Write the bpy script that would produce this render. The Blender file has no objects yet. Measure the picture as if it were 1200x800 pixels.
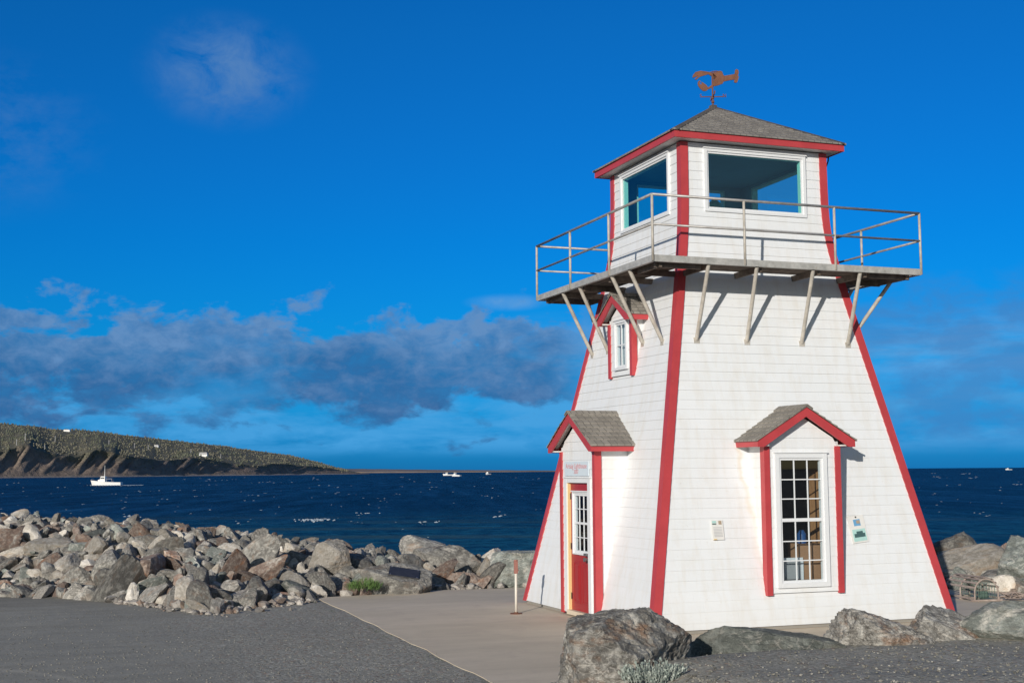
import bpy, math, random
import numpy as np
from mathutils import Vector, Matrix, noise as mn
R_ = math.radians
random.seed(7)
sc = bpy.context.scene
COL = sc.collection

# ------------------------------------------------------------------ camera
F_PX, PITCH, ROLL, YAW = 1531.3, 0.0988, -0.0072, 0.3493
CAM = Vector((-10.895, -19.632, 2.3445))
cF = Vector((math.sin(YAW)*math.cos(PITCH), math.cos(YAW)*math.cos(PITCH), math.sin(PITCH)))
cR0 = Vector((math.cos(YAW), -math.sin(YAW), 0)); cU0 = cR0.cross(cF)
cR = cR0*math.cos(ROLL)+cU0*math.sin(ROLL); cU = cU0*math.cos(ROLL)-cR0*math.sin(ROLL)
cd = bpy.data.cameras.new('camera'); co = bpy.data.objects.new('camera', cd); COL.objects.link(co)
M = Matrix((cR, cU, -cF)).transposed().to_4x4(); M.translation = CAM
co.matrix_world = M
cd.sensor_width = 36; cd.lens = 36*F_PX/1200; cd.clip_start = .1; cd.clip_end = 90000
sc.camera = co

def ray(px, py): return cF*F_PX + cR*(px-600) - cU*(py-400)
def gpt(px, py, z=0.0):
    d = ray(px, py); return CAM + d*((z-CAM.z)/d.z)
def dpt(px, py, dep): return CAM + ray(px, py)*(dep/F_PX)
def pol(px, d):
    az = YAW+math.atan((px-600)/F_PX); return CAM.x+d*math.sin(az), CAM.y+d*math.cos(az)

# ------------------------------------------------------------------ tagging
def tag(o, label=None, cat=None, group=None, kind=None):
    if label: o['label'] = label
    if cat: o['category'] = cat
    if group: o['group'] = group
    if kind: o['kind'] = kind
    return o
def empty(name, loc=(0, 0, 0), rz=0):
    o = bpy.data.objects.new(name, None); COL.objects.link(o); o.location = loc; o.rotation_euler = (0, 0, rz)
    o.empty_display_size = .3
    return o

class MB:
    def __init__(s): s.v = []; s.f = []; s.uv = {}
    def poly(s, pts, uv=None):
        i = len(s.v); s.v += [tuple(p) for p in pts]; s.f.append(tuple(range(i, i+len(pts))))
        if uv: s.uv[len(s.f)-1] = uv
    def hexa(s, p):            # 8 corners: bottom 0-3, top 4-7
        i = len(s.v); s.v += [tuple(q) for q in p]
        for f in ((0,3,2,1),(4,5,6,7),(0,1,5,4),(1,2,6,5),(2,3,7,6),(3,0,4,7)): s.f.append(tuple(i+j for j in f))
    def box(s, x0, x1, y0, y1, z0, z1):
        s.hexa([(x0,y0,z0),(x1,y0,z0),(x1,y1,z0),(x0,y1,z0),(x0,y0,z1),(x1,y0,z1),(x1,y1,z1),(x0,y1,z1)])
    def obox(s, c, ax, ay, az):
        c, ax, ay, az = map(Vector, (c, ax, ay, az))
        s.hexa([c-ax-ay-az, c+ax-ay-az, c+ax+ay-az, c-ax+ay-az, c-ax-ay+az, c+ax-ay+az, c+ax+ay+az, c-ax+ay+az])
    def tube(s, a, b, r, n=10, r2=None):
        a, b = Vector(a), Vector(b); d = (b-a).normalized(); r2 = r if r2 is None else r2
        u = d.orthogonal().normalized(); w = d.cross(u); i = len(s.v)
        for p, rr in ((a, r), (b, r2)):
            for k in range(n):
                t = 2*math.pi*k/n; s.v.append(tuple(p+u*math.cos(t)*rr+w*math.sin(t)*rr))
        for k in range(n):
            k2 = (k+1) % n; s.f.append((i+k, i+k2, i+n+k2, i+n+k))
        s.f.append(tuple(i+k for k in reversed(range(n)))); s.f.append(tuple(i+n+k for k in range(n)))
    def path(s, pts, r, n=8):
        for a, b in zip(pts[:-1], pts[1:]): s.tube(a, b, r, n)
    def prism(s, pts2, fn, t0, t1):     # pts2 closed outline, fn(u,v,t)->3D
        i = len(s.v); n = len(pts2)
        s.v += [tuple(fn(u, v, t0)) for u, v in pts2]+[tuple(fn(u, v, t1)) for u, v in pts2]
        s.f.append(tuple(range(i, i+n))); s.f.append(tuple(i+n+k for k in reversed(range(n))))
        for k in range(n):
            k2 = (k+1) % n; s.f.append((i+k, i+n+k, i+n+k2, i+k2))
    def build(s, name, mat, parent=None, smooth=False, bevel=0, at=None):
        me = bpy.data.meshes.new(name)
        v = s.v
        if at: v = [(x-at[0], y-at[1], z-at[2]) for x, y, z in v]
        me.from_pydata(v, [], s.f)
        if s.uv:
            ul = me.uv_layers.new(name='UVMap').data
            for p in me.polygons:
                if p.index in s.uv:
                    for li, c in zip(p.loop_indices, s.uv[p.index]): ul[li].uv = c
        me.materials.append(mat)
        if smooth:
            me.polygons.foreach_set('use_smooth', [True]*len(me.polygons))
        me.update()
        o = bpy.data.objects.new(name, me); COL.objects.link(o)
        if at: o.location = at
        if parent: o.parent = parent
        if bevel:
            b = o.modifiers.new('bevel', 'BEVEL'); b.width = bevel; b.segments = 2; b.limit_method = 'ANGLE'
        return o

# ------------------------------------------------------------------ materials
class NT:
    def __init__(s, name):
        s.m = bpy.data.materials.new(name); s.m.use_nodes = True; s.t = s.m.node_tree; s.t.nodes.clear()
        s.out = s.t.nodes.new('ShaderNodeOutputMaterial')
        s.b = s.t.nodes.new('ShaderNodeBsdfPrincipled'); s.t.links.new(s.b.outputs[0], s.out.inputs[0])
    def n(s, ty, **k):
        x = s.t.nodes.new(ty)
        for a, v in k.items():
            if a in x.inputs.keys(): s.set(x.inputs[a], v)
            else: setattr(x, a, v)
        return x
    def set(s, inp, v):
        if hasattr(v, 'links') or isinstance(v, bpy.types.NodeSocket): s.t.links.new(v, inp)
        else: inp.default_value = v
    def link(s, a, b): s.t.links.new(a, b)
    def coord(s, which='Object'): return s.n('ShaderNodeTexCoord').outputs[which]
    def geo(s): return s.n('ShaderNodeNewGeometry').outputs['Position']
    def noise(s, vec, scale, detail=4, rough=.55, out='Fac', dist=0):
        x = s.n('ShaderNodeTexNoise'); s.link(vec, x.inputs['Vector']); x.inputs['Scale'].default_value = scale
        x.inputs['Detail'].default_value = detail; x.inputs['Roughness'].default_value = rough; x.inputs['Distortion'].default_value = dist
        return x.outputs[out]
    def vor(s, vec, scale, out='Distance', feature='F1'):
        x = s.n('ShaderNodeTexVoronoi'); x.feature = feature; s.link(vec, x.inputs['Vector']); x.inputs['Scale'].default_value = scale
        return x.outputs[out]
    def ramp(s, fac, stops, interp='LINEAR'):
        x = s.n('ShaderNodeValToRGB'); s.link(fac, x.inputs[0]); r = x.color_ramp; r.interpolation = interp
        while len(r.elements) < len(stops): r.elements.new(.5)
        for e, (p, c) in zip(r.elements, stops):
            e.position = p; e.color = (c, c, c, 1) if isinstance(c, (int, float)) else (*c, 1)
        return x.outputs[0]
    def mix(s, fac, a, b, blend='MIX'):
        x = s.n('ShaderNodeMix'); x.data_type = 'RGBA'; x.blend_type = blend
        s.set(x.inputs[0], fac)
        for i, v in ((6, a), (7, b)):
            if isinstance(v, tuple): x.inputs[i].default_value = (*v[:3], 1)
            else: s.link(v, x.inputs[i])
        return x.outputs[2]
    def math(s, op, a, b=None, c=None, clamp=False):
        x = s.n('ShaderNodeMath'); x.operation = op; x.use_clamp = clamp
        for i, v in enumerate((a, b, c)):
            if v is not None: s.set(x.inputs[i], v)
        return x.outputs[0]
    def mapr(s, v, a, b, c=0, d=1, smooth=False):
        x = s.n('ShaderNodeMapRange'); s.link(v, x.inputs[0])
        if smooth: x.interpolation_type = 'SMOOTHSTEP'
        for i, q in zip((1, 2, 3, 4), (a, b, c, d)): x.inputs[i].default_value = q
        return x.outputs[0]
    def vscale(s, vec, sc3, off=(0,0,0)):
        x = s.n('ShaderNodeMapping'); s.link(vec, x.inputs[0]); x.inputs['Scale'].default_value = sc3; x.inputs['Location'].default_value = off
        return x.outputs[0]
    def sep(s, vec):
        x = s.n('ShaderNodeSeparateXYZ'); s.link(vec, x.inputs[0]); return x.outputs
    def bump(s, h, strength=.5, dist=.02, prev=None):
        x = s.n('ShaderNodeBump'); s.link(h, x.inputs['Height']); x.inputs['Strength'].default_value = strength; x.inputs['Distance'].default_value = dist
        if prev: s.link(prev, x.inputs['Normal'])
        return x.outputs[0]
    def done(s, col=None, rough=.7, metal=0, normal=None, spec=None):
        if col is not None:
            if isinstance(col, tuple): s.b.inputs['Base Color'].default_value = (*col[:3], 1)
            else: s.link(col, s.b.inputs['Base Color'])
        s.set(s.b.inputs['Roughness'], rough); s.b.inputs['Metallic'].default_value = metal
        if normal: s.link(normal, s.b.inputs['Normal'])
        if spec is not None: s.set(s.b.inputs['Specular IOR Level'], spec)
        return s.m

def painted(name, col, var=.12, rough=.5, wear=None, scale=3):
    t = NT(name); p = t.geo()
    a = t.noise(p, scale, 5); b = t.noise(p, 38, 3)
    c = t.mix(t.mapr(a, .3, .7, 0, var), col, tuple(x*.55 for x in col))
    c = t.mix(t.mapr(b, .62, .75, 0, var), c, tuple(x*.5 for x in col))
    if wear:
        c = t.mix(t.mapr(t.noise(p, 14, 6, .7), .66, .72, 0, .8), c, wear)
    return t.done(c, rough, 0, t.bump(b, .12, .01))

def siding_mat():
    t = NT('white_painted_shingle'); uv = t.coord('UV'); p = t.geo()
    br = t.n('ShaderNodeTexBrick'); t.link(uv, br.inputs['Vector'])
    br.inputs['Color1'].default_value = (.755, .772, .79, 1); br.inputs['Color2'].default_value = (.735, .755, .77, 1)
    br.inputs['Mortar'].default_value = (.71, .725, .74, 1); br.inputs['Scale'].default_value = 1
    br.inputs['Brick Width'].default_value = .62; br.inputs['Row Height'].default_value = 1.0
    br.inputs['Mortar Size'].default_value = .004; br.inputs['Mortar Smooth'].default_value = .3
    c = br.outputs['Color']
    g = t.noise(t.vscale(p, (6, 6, .8)), 1.3, 5, .6)
    c = t.mix(t.mapr(g, .45, .75, 0, .36), c, (.62, .57, .49))
    sp = t.noise(p, 22, 4, .6)
    c = t.mix(t.mapr(sp, .64, .76, 0, .35), c, (.55, .52, .47))
    # rust run below the left end of the bay eave, warped
    x, y, z = t.sep(p)
    wob = t.math('MULTIPLY_ADD', t.noise(t.vscale(p, (1, 1, 2)), 1.4, 3), .35, -.18)
    xx = t.math('ADD', x, wob)
    d = t.math('ABSOLUTE', t.math('ADD', xx, t.math('MULTIPLY_ADD', z, .09, .63)))
    m = t.math('MULTIPLY', t.mapr(d, .0, .07, 1, 0, True), t.mapr(z, .5, 2.6, .05, 1))
    m = t.math('MULTIPLY', m, t.mapr(z, 2.72, 2.66, 0, 1)); m = t.math('MULTIPLY', m, t.mapr(y, -1.9, -2.0, 0, 1))
    c = t.mix(t.math('MULTIPLY', m, .32), c, (.62, .46, .22))
    # damp dirt low down and green bloom
    c = t.mix(t.math('MULTIPLY', t.mapr(z, .0, .45, .35, 0), t.noise(p, 3, 4)), c, (.45, .42, .36))
    return t.done(c, .55, 0, t.bump(t.noise(t.vscale(p, (1, 1, .3)), 45, 3), .15, .006))

def shingle_mat(base=(.30,.275,.24), dark=(.15,.135,.12)):
    t = NT('weathered_cedar_shingle'); uv = t.coord('UV'); p = t.geo()
    br = t.n('ShaderNodeTexBrick'); t.link(uv, br.inputs['Vector'])
    br.inputs['Color1'].default_value = (*base, 1); br.inputs['Color2'].default_value = (*[x*.6 for x in base], 1)
    br.inputs['Mortar'].default_value = (.06, .055, .05, 1); br.inputs['Scale'].default_value = 1
    br.inputs['Brick Width'].default_value = .115; br.inputs['Row Height'].default_value = 1
    br.inputs['Mortar Size'].default_value = .006; br.inputs['Bias'].default_value = -.1
    c = br.outputs['Color']
    c = t.mix(t.mapr(t.noise(p, 2.5, 5), .35, .7, 0, .6), c, dark)
    c = t.mix(t.mapr(t.noise(p, 30, 3), .55, .7, 0, .35), c, (.40, .37, .32))
    return t.done(c, .9, 0, t.bump(t.noise(p, 60, 3), .3, .006))

def wood_mat(name, col, dark, stretch=(1, 1, 1)):
    t = NT(name); p = t.vscale(t.geo(), stretch)
    c = t.mix(t.mapr(t.noise(p, 9, 6, .65), .35, .7), dark, col)
    c = t.mix(t.mapr(t.noise(p, 2.2, 3), .45, .7, 0, .6), c, tuple(x*.6 for x in dark))
    return t.done(c, .85, 0, t.bump(t.noise(p, 40, 4), .3, .006))

def metal_mat(name, col, rust=None, rough=.45, metal=.6):
    t = NT(name); p = t.geo(); c = t.mix(t.mapr(t.noise(p, 9, 5), .35, .7), col, tuple(x*.65 for x in col))
    if rust: c = t.mix(t.mapr(t.noise(p, 20, 5, .7), .6, .7), c, rust)
    return t.done(c, rough, metal, t.bump(t.noise(p, 60, 2), .1, .004))

def glass_mat(name, tint=(.8, .9, .95), refl=1.0, rough=.02):
    t = NT(name); t.t.nodes.remove(t.b)
    tr = t.n('ShaderNodeBsdfTransparent'); tr.inputs[0].default_value = (*tint, 1)
    gl = t.n('ShaderNodeBsdfGlossy'); gl.inputs['Roughness'].default_value = rough; gl.inputs['Color'].default_value = (.9, .95, 1, 1)
    fr = t.n('ShaderNodeLayerWeight'); fr.inputs['Blend'].default_value = .5
    f = t.math('MULTIPLY_ADD', t.math('POWER', fr.outputs['Facing'], 5.0), refl, .10, clamp=True)
    ms = t.n('ShaderNodeMixShader'); t.link(f, ms.inputs[0]); t.link(tr.outputs[0], ms.inputs[1]); t.link(gl.outputs[0], ms.inputs[2])
    t.link(ms.outputs[0], t.out.inputs[0]); return t.m

def rock_mat(name, base, light, stain, stain_amt=.35, vein=.4):
    t = NT(name)
    oi = t.n('ShaderNodeObjectInfo'); rnd = oi.outputs['Random']
    off = t.n('ShaderNodeVectorMath'); off.operation = 'ADD'; t.link(t.coord('Object'), off.inputs[0])
    cx = t.n('ShaderNodeCombineXYZ'); 
    t.link(t.math('MULTIPLY', rnd, 37.0), cx.inputs[0]); t.link(t.math('MULTIPLY', rnd, 91.0), cx.inputs[1])
    t.link(cx.outputs[0], off.inputs[1]); p = off.outputs[0]
    a = t.noise(p, 1.6, 6, .6, dist=.4); b = t.noise(p, 6, 8, .72); f = t.noise(p, 42, 4, .7)
    c = t.mix(t.mapr(a, .34, .66), tuple(x*.62 for x in base), base)
    c = t.mix(t.mapr(b, .46, .62, 0, .85), c, light)
    c = t.mix(t.mapr(t.noise(t.vscale(p, (1, 1, 2.2), (7, 3, 1)), 1.9, 5, .65), .53, .66, 0, stain_amt), c, stain)
    c = t.mix(t.mapr(t.noise(t.vscale(p, (1, 1.4, 1), (3, 9, 2)), 1.5, 7, .7, dist=.5), .58, .66, 0, .75), c, (.60, .565, .50))
    # quartz veins: thin bands of a stretched warped noise
    w = t.noise(t.vscale(p, (1, .5, 2.5)), 2.1, 4, .6, dist=1.2)
    v = t.mapr(t.math('ABSOLUTE', t.math('SUBTRACT', w, .5)), .0, .02, 1, 0)
    v = t.math('MULTIPLY', v, t.mapr(t.noise(p, 1.1, 2), .45, .6, 0, vein))
    c = t.mix(v, c, (.62, .58, .52))
    c = t.mix(t.mapr(f, .56, .72, 0, .5), c, tuple(x*.45 for x in base))
    c = t.mix(t.mapr(t.noise(p, 70, 2), .62, .7, 0, .5), c, tuple(min(.7, x*1.25) for x in light))
    at_ = t.n('ShaderNodeAttribute'); at_.attribute_name = 'stone_tone'
    k = t.math('ADD', t.mapr(rnd, 0, 1, .58, 1.36), at_.outputs['Fac'])
    hs = t.n('ShaderNodeHueSaturation'); t.link(c, hs.inputs['Color']); t.link(k, hs.inputs['Value'])
    h = t.math('ADD', t.math('MULTIPLY', b, .7), t.math('MULTIPLY', f, .5))
    vc = t.vor(t.vscale(p, (1, 1, 1.7)), 3.2, 'Distance', 'DISTANCE_TO_EDGE')
    h = t.math('ADD', h, t.mapr(vc, 0, .02, -.12, 0))
    n1 = t.bump(h, .9, .035)
    return t.done(hs.outputs[0], .88, 0, t.bump(t.noise(t.vscale(p, (1, 1, 4)), 9, 4, .7), .35, .04, n1), .3)

MT = {}
MT['siding'] = siding_mat()
MT['red'] = painted('red_paint', (.49, .055, .062), .35, .45, (.42, .12, .11))
MT['door_red'] = painted('door_red_paint', (.36, .025, .03), .2, .35)
MT['white'] = painted('white_trim_paint', (.74, .755, .77), .10, .4)
MT['soffit'] = painted('soffit_white', (.72, .71, .68), .12, .55)
MT['shingle'] = shingle_mat()
MT['roof'] = shingle_mat((.27, .25, .225), (.14, .13, .125))
MT['deck'] = wood_mat('weathered_deck_plank', (.22, .17, .13), (.09, .065, .05), (1, 1, 1))
MT['joist'] = wood_mat('deck_joist_timber', (.26, .21, .17), (.12, .09, .07))
MT['galv'] = metal_mat('galvanized_steel', (.50, .49, .46), (.34, .28, .22), .5, .15)
MT['strut'] = metal_mat('painted_strut', (.52, .48, .42), (.38, .30, .22), .6, .0)
MT['rail'] = metal_mat('galvanized_rail', (.40, .39, .38), (.30, .23, .18), .5, .45)
MT['rust'] = metal_mat('rusted_plate_steel', (.20, .085, .05), (.11, .045, .03), .85, .1)
MT['glass'] = glass_mat('window_glass', (.86, .93, .95), .9)
MT['tint'] = glass_mat('lantern_glass', (.50, .92, .86), .9)
MT['yellow_wood'] = painted('bare_pine', (.76, .55, .26), .2, .6)
MT['black'] = painted('black_iron', (.02, .02, .022), .1, .5)
MT['steel'] = metal_mat('brushed_steel', (.6, .6, .6), None, .3, .9)
MT['inner_dark'] = painted('dark_blue_grey_lining', (.22, .36, .52), .3, .7)
MT['room'] = painted('dark_panelled_room', (.09, .075, .06), .3, .8)
MT['pine'] = wood_mat('varnished_pine_lining', (.48, .26, .11), (.30, .14, .06), (6, 6, .7))
MT['card'] = painted('cardboard', (.36, .20, .11), .2, .8)
MT['curtain'] = painted('pale_curtain', (.62, .64, .62), .2, .9)
MT['blue_plastic'] = painted('blue_plastic', (.02, .08, .24), .1, .4)
MT['sign'] = painted('pale_blue_sign', (.62, .70, .76), .06, .5)
MT['sign_red'] = painted('faded_red_lettering', (.62, .30, .32), .1, .6)
MT['paper'] = painted('weathered_paper', (.74, .73, .70), .15, .7)
MT['print_dark'] = painted('print_dark_teal', (.06, .13, .13), .4, .6, scale=20)
MT['print_teal'] = painted('print_teal', (.42, .66, .62), .2, .6, scale=20)
MT['print_blue'] = painted('print_blue', (.15, .38, .62), .4, .6, scale=20)
MT['print_tan'] = painted('print_tan', (.42, .33, .24), .3, .6, scale=20)
MT['print_grey'] = painted('print_grey', (.50, .50, .52), .3, .6, scale=20)
MT['boat_white'] = painted('boat_white', (.8, .8, .78), .05, .4)
MT['boat_dark'] = painted('boat_window', (.03, .04, .05), .05, .3)
MT['roof_grey'] = painted('pale_grey_roof', (.35, .35, .36), .1, .7)
MT['trap'] = wood_mat('weathered_lath', (.46, .38, .33), (.27, .21, .18))
MT['net'] = painted('green_twine', (.10, .16, .13), .2, .9)
MT['stake'] = painted('stake_white', (.70, .66, .58), .2, .6, (.45, .28, .15))
MT['stake_red'] = painted('stake_red', (.34, .15, .12), .4, .7, (.62, .52, .45))
MT['plaque'] = metal_mat('bronze_plaque', (.055, .055, .06), None, .45, .3)

GREY = rock_mat('grey_granite', (.205, .195, .178), (.42, .405, .365), (.27, .17, .11), .45, .6)
BROWN = rock_mat('rusty_brown_rock', (.23, .165, .135), (.38, .32, .27), (.34, .15, .07), .6, .3)
PALE = rock_mat('pale_quartz_rock', (.46, .42, .36), (.62, .58, .53), (.40, .27, .16), .5, .7)
GREEN = rock_mat('grey_green_slate', (.19, .205, .185), (.33, .35, .32), (.22, .17, .12), .25, .5)
HERO = rock_mat('lichened_rock', (.165, .155, .14), (.40, .385, .35), (.24, .125, .065), .6, .5)

# ------------------------------------------------------------------ terrain
def lerp_t(x, tab):
    if x <= tab[0][0]: return tab[0][1]
    for (a, b), (c, d) in zip(tab[:-1], tab[1:]):
        if x <= c: return b+(d-b)*(x-a)/(c-a)
    return tab[-1][1]
def sm(t): t = max(0, min(1, t)); return t*t*(3-2*t)
CREST = [(-40, 19), (-11.6, 12.6), (-7.9, 11.2), (-4.5, 9.1), (-1, 7.5), (2.6, 6.6), (7.3, 4.4), (12, 1.2), (20, -4), (40, -18)]
CREST_Z = [(-40, 1.5), (-11.6, 1.25), (-7.9, 1.0), (-4.5, .56), (-2.5, .25), (-1, .08), (4, .15), (7.3, .3), (12, .3), (40, .3)]
BASE = [(-40, 13), (-11.5, 8.1), (-9.8, 6.8), (-8.7, 4.7), (-8.07, 3.2), (-6.6, 4.5), (-5.5, 5.6), (-3.3, 6.1), (-1, 5.9), (3, 5.2), (5.2, 2.4), (8, -.6), (14, -6), (40, -24)]
def ground_h(x, y):
    yc = lerp_t(x, CREST); yb = min(lerp_t(x, BASE), yc-1); zc = lerp_t(x, CREST_Z)
    if y > yc+.8: return max(-4.2, zc - (y-yc-.8)*.55)
    h = zc*sm((y-yb)/(yc-yb))
    k = sm((x+5.9+max(0, (-7-y))*.25)/(1.0+max(0, (-7-y))*.6))
    h += k*(.36*sm((-5.55-y)/1.05)+.035*max(0, -6.5-y))
    h += k*sm((-5.9-y)/.8)*(.045*mn.noise((x*1.1, y*1.3, 3))+.03*mn.noise((x*3.1, y*2.7, 6)))
    h += .02*mn.noise((x*.45, y*.45, 0)) * (1 if y < -5.6 and x > -5.5 else sm((-6.1-x)/.8))
    if x < -6.2: h += .035*max(0, -9-y)
    h -= .03 if -5.5 < x < 6.3 else (.004 if x < -5.75 or x > 6.5 else .03-.026*min(1, (-5.5-x)/.25 if x < 0 else 1))
    return h

def gravel_mat():
    t = NT('dark_gravel'); p = t.geo(); x, y, z = t.sep(p)
    big = t.noise(p, .35, 4, .6); mid = t.noise(p, 2.2, 5, .65)
    cell = t.n('ShaderNodeTexVoronoi'); t.link(p, cell.inputs['Vector']); cell.inputs['Scale'].default_value = 24
    cell2 = t.n('ShaderNodeTexVoronoi'); t.link(p, cell2.inputs['Vector']); cell2.inputs['Scale'].default_value = 52
    cs = t.n('ShaderNodeSeparateColor'); t.link(cell.outputs['Color'], cs.inputs[0])
    cs2 = t.n('ShaderNodeSeparateColor'); t.link(cell2.outputs['Color'], cs2.inputs[0])
    c = t.ramp(cs.outputs[0], [(0, (.16, .155, .13)), (.4, (.30, .285, .24)), (.75, (.41, .39, .335)), (.92, (.47, .45, .39)), (1, (.70, .67, .60))])
    c2 = t.ramp(cs2.outputs[1], [(0, (.18, .17, .145)), (.6, (.35, .33, .28)), (1, (.50, .47, .40))])
    c = t.mix(.5, c, c2)
    c = t.mix(t.mapr(cs.outputs[2], .93, .96, 0, .6), c, (.30, .17, .12))
    # compacted, smoother ground on the lane at the left
    lane = t.mapr(t.math('ADD', x, t.math('MULTIPLY_ADD', t.noise(p, .5, 3), 2.4, -1.2)), -8.0, -9.6, 0, 1, True)
    lc = t.mix(t.mapr(t.noise(t.vscale(p, (.5, 2.2, 1)), 1.2, 5, .65), .35, .7), (.26, .245, .205), (.39, .37, .315))
    lc = t.mix(.35, lc, c2)
    # faint tyre arcs
    r = t.n('ShaderNodeVectorMath'); r.operation = 'DISTANCE'; t.link(t.vscale(p, (1, 1, 0)), r.inputs[0]); r.inputs[1].default_value = (-13.3, -4.6, 0)
    dd = t.math('ABSOLUTE', t.math('SUBTRACT', r.outputs['Value'], 3.1))
    arc = t.math('MULTIPLY', t.mapr(dd, 0, .14, 1, 0, True), t.noise(p, 1.7, 4))
    lc = t.mix(t.math('MULTIPLY', arc, 1.0), lc, (.50, .46, .38))
    c = t.mix(lane, c, lc)
    c = t.mix(t.mapr(big, .35, .7, 0, .35), c, (.20, .19, .165))
    c = t.mix(t.mapr(mid, .5, .75, 0, .35), c, (.36, .34, .29))
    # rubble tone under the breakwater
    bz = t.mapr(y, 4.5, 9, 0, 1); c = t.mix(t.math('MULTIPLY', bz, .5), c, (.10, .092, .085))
    h = t.math('ADD', t.math('MULTIPLY', cell.outputs['Distance'], -1.0), t.math('MULTIPLY', cell2.outputs['Distance'], -.5))
    amt = t.math('MULTIPLY_ADD', lane, -.8, 1.0)
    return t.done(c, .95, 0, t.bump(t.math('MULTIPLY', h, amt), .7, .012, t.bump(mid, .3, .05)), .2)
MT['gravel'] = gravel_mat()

def build_ground():
    xs = np.concatenate([np.arange(-60, -20, 1.0), np.arange(-20, 16, .22), np.arange(16, 50, 1.0)])
    ys = np.concatenate([np.arange(-60, -14, 1.0), np.arange(-14, 18, .22), np.arange(18, 40, 1.0)])
    v = [(x, y, ground_h(x, y)) for y in ys for x in xs]
    nx = len(xs); f = [(j*nx+i, j*nx+i+1, (j+1)*nx+i+1, (j+1)*nx+i) for j in range(len(ys)-1) for i in range(nx-1)]
    m = MB(); m.v = v; m.f = f
    return tag(m.build('ground', MT['gravel'], smooth=True), 'dark grey gravel ground and lane around the lighthouse', 'ground', kind='structure')
build_ground()

def concrete_mat():
    t = NT('concrete_pad'); p = t.geo()
    a = t.noise(t.vscale(p, (.35, 1.2, 1)), 1.0, 7, .65, dist=.3); b = t.noise(p, 30, 4)
    c = t.mix(t.mapr(a, .32, .68), (.55, .465, .35), (.68, .58, .45))
    c = t.mix(t.mapr(t.noise(p, .8, 5, .7), .55, .75, 0, .5), c, (.42, .37, .30))
    c = t.mix(t.mapr(b, .6, .75, 0, .4), c, (.40, .35, .29))
    c = t.mix(t.mapr(t.noise(p, 2.4, 6, .7, dist=.6), .50, .66, 0, .35), c, (.50, .41, .33))
    x, y, z = t.sep(p)
    j = t.math('ABSOLUTE', t.math('SUBTRACT', t.math('MODULO', t.math('ADD', y, 30), 3.05), 1.5))
    return t.done(c, .85, 0, t.bump(b, .25, .006), .25)
MT['concrete'] = concrete_mat()
def build_pad():
    m = MB()
    edge = [(-6.06, -6.6), (6.2, -6.6), (6.6, 2.0), (4.6, 5.0), (1.5, 5.45), (-1.4, 5.47), (-3.35, 5.62), (-4.8, 5.22), (-5.83, 5.10)]
    # wobble the west edge
    pts = []
    for a, b in zip(edge, edge[1:]+edge[:1]):
        n = max(1, int(math.dist(a, b)/.35))
        for k in range(n):
            q = (a[0]+(b[0]-a[0])*k/n, a[1]+(b[1]-a[1])*k/n)
            w = .05*mn.noise((q[0]*1.3, q[1]*1.3, 4)); pts.append((q[0]+w, q[1]+w))
    m.prism(pts, lambda u, v, t: (u, v, t), .004, -.15)
    o = m.build('concrete_pad', MT['concrete'])
    tag(o, 'pale brown concrete pad under and around the lighthouse', 'pavement', kind='structure')
    # foundation strip under the wall
build_pad()

# ------------------------------------------------------------------ lighthouse
B0, SL, LH = 2.6034, 0.2053, 1.3301
def hw(z):
    a = B0-SL*z; k = .05
    d = (a-LH)/k
    return LH+k*(math.log1p(math.exp(-abs(d)))+max(d, 0))
def loc(k, a, n, z):
    c, s = ((1, 0), (0, -1), (-1, 0), (0, 1))[k]
    x, y = a, -n
    return Vector((x*c-y*s, x*s+y*c, z))
def kbox(m, k, a0, a1, n0, n1, z0, z1):
    m.hexa([loc(k, a0, n1, z0), loc(k, a1, n1, z0), loc(k, a1, n0, z0), loc(k, a0, n0, z0),
            loc(k, a0, n1, z1), loc(k, a1, n1, z1), loc(k, a1, n0, z1), loc(k, a0, n0, z1)])
EXPO = .148
rs = random.Random(3)
def siding(m, P, z0, z1, a0f, a1f, holes=(), expo=EXPO, phase=0.0):
    r0 = math.floor(z0/expo)
    r = r0
    while r*expo < z1-1e-6:
        za, zb = max(z0, r*expo), min(z1, (r+1)*expo)
        thick = .0085+rs.uniform(-.0015, .0015); uoff = rs.uniform(0, 3)
        cuts = sorted({za, zb, *[h for H in holes for h in H[2:] if za < h < zb]})
        # extra cut through the flare for smoothness
        off = lambda z: thick*(1-(z-r*expo)/expo)+.002
        for s0, s1 in zip(cuts[:-1], cuts[1:]):
            zm = (s0+s1)/2
            segs = [(None, None)]
            hs = sorted([(H[0], H[1]) for H in holes if H[2] <= zm <= H[3]])
            edges = []; cur = 'L'
            for ha, hb in hs: edges.append((cur, ha)); cur = hb
            edges.append((cur, 'R'))
            for e0, e1 in edges:
                A0 = a0f(s0) if e0 == 'L' else e0; A1 = a0f(s1) if e0 == 'L' else e0
                B0_ = a1f(s0) if e1 == 'R' else e1; B1 = a1f(s1) if e1 == 'R' else e1
                if B0_-A0 < .005 and B1-A1 < .005: continue
                B1 = max(B1, A1); vv = r+ (s0-r*expo)/expo; vw = r+(s1-r*expo)/expo-.0001
                m.poly([P(A0, off(s0), s0), P(B0_, off(s0), s0), P(B1, off(s1), s1), P(A1, off(s1), s1)],
                       [(A0+uoff, vv), (B0_+uoff, vv), (B1+uoff, vw), (A1+uoff, vw)])
                if s0 == za:
                    m.poly([P(A0, -.002, s0), P(B0_, -.002, s0), P(B0_, off(s0), s0), P(A0, off(s0), s0)],
                           [(A0+uoff, vv), (B0_+uoff, vv), (B0_+uoff, vv), (A0+uoff, vv)])
        r += 1

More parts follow.
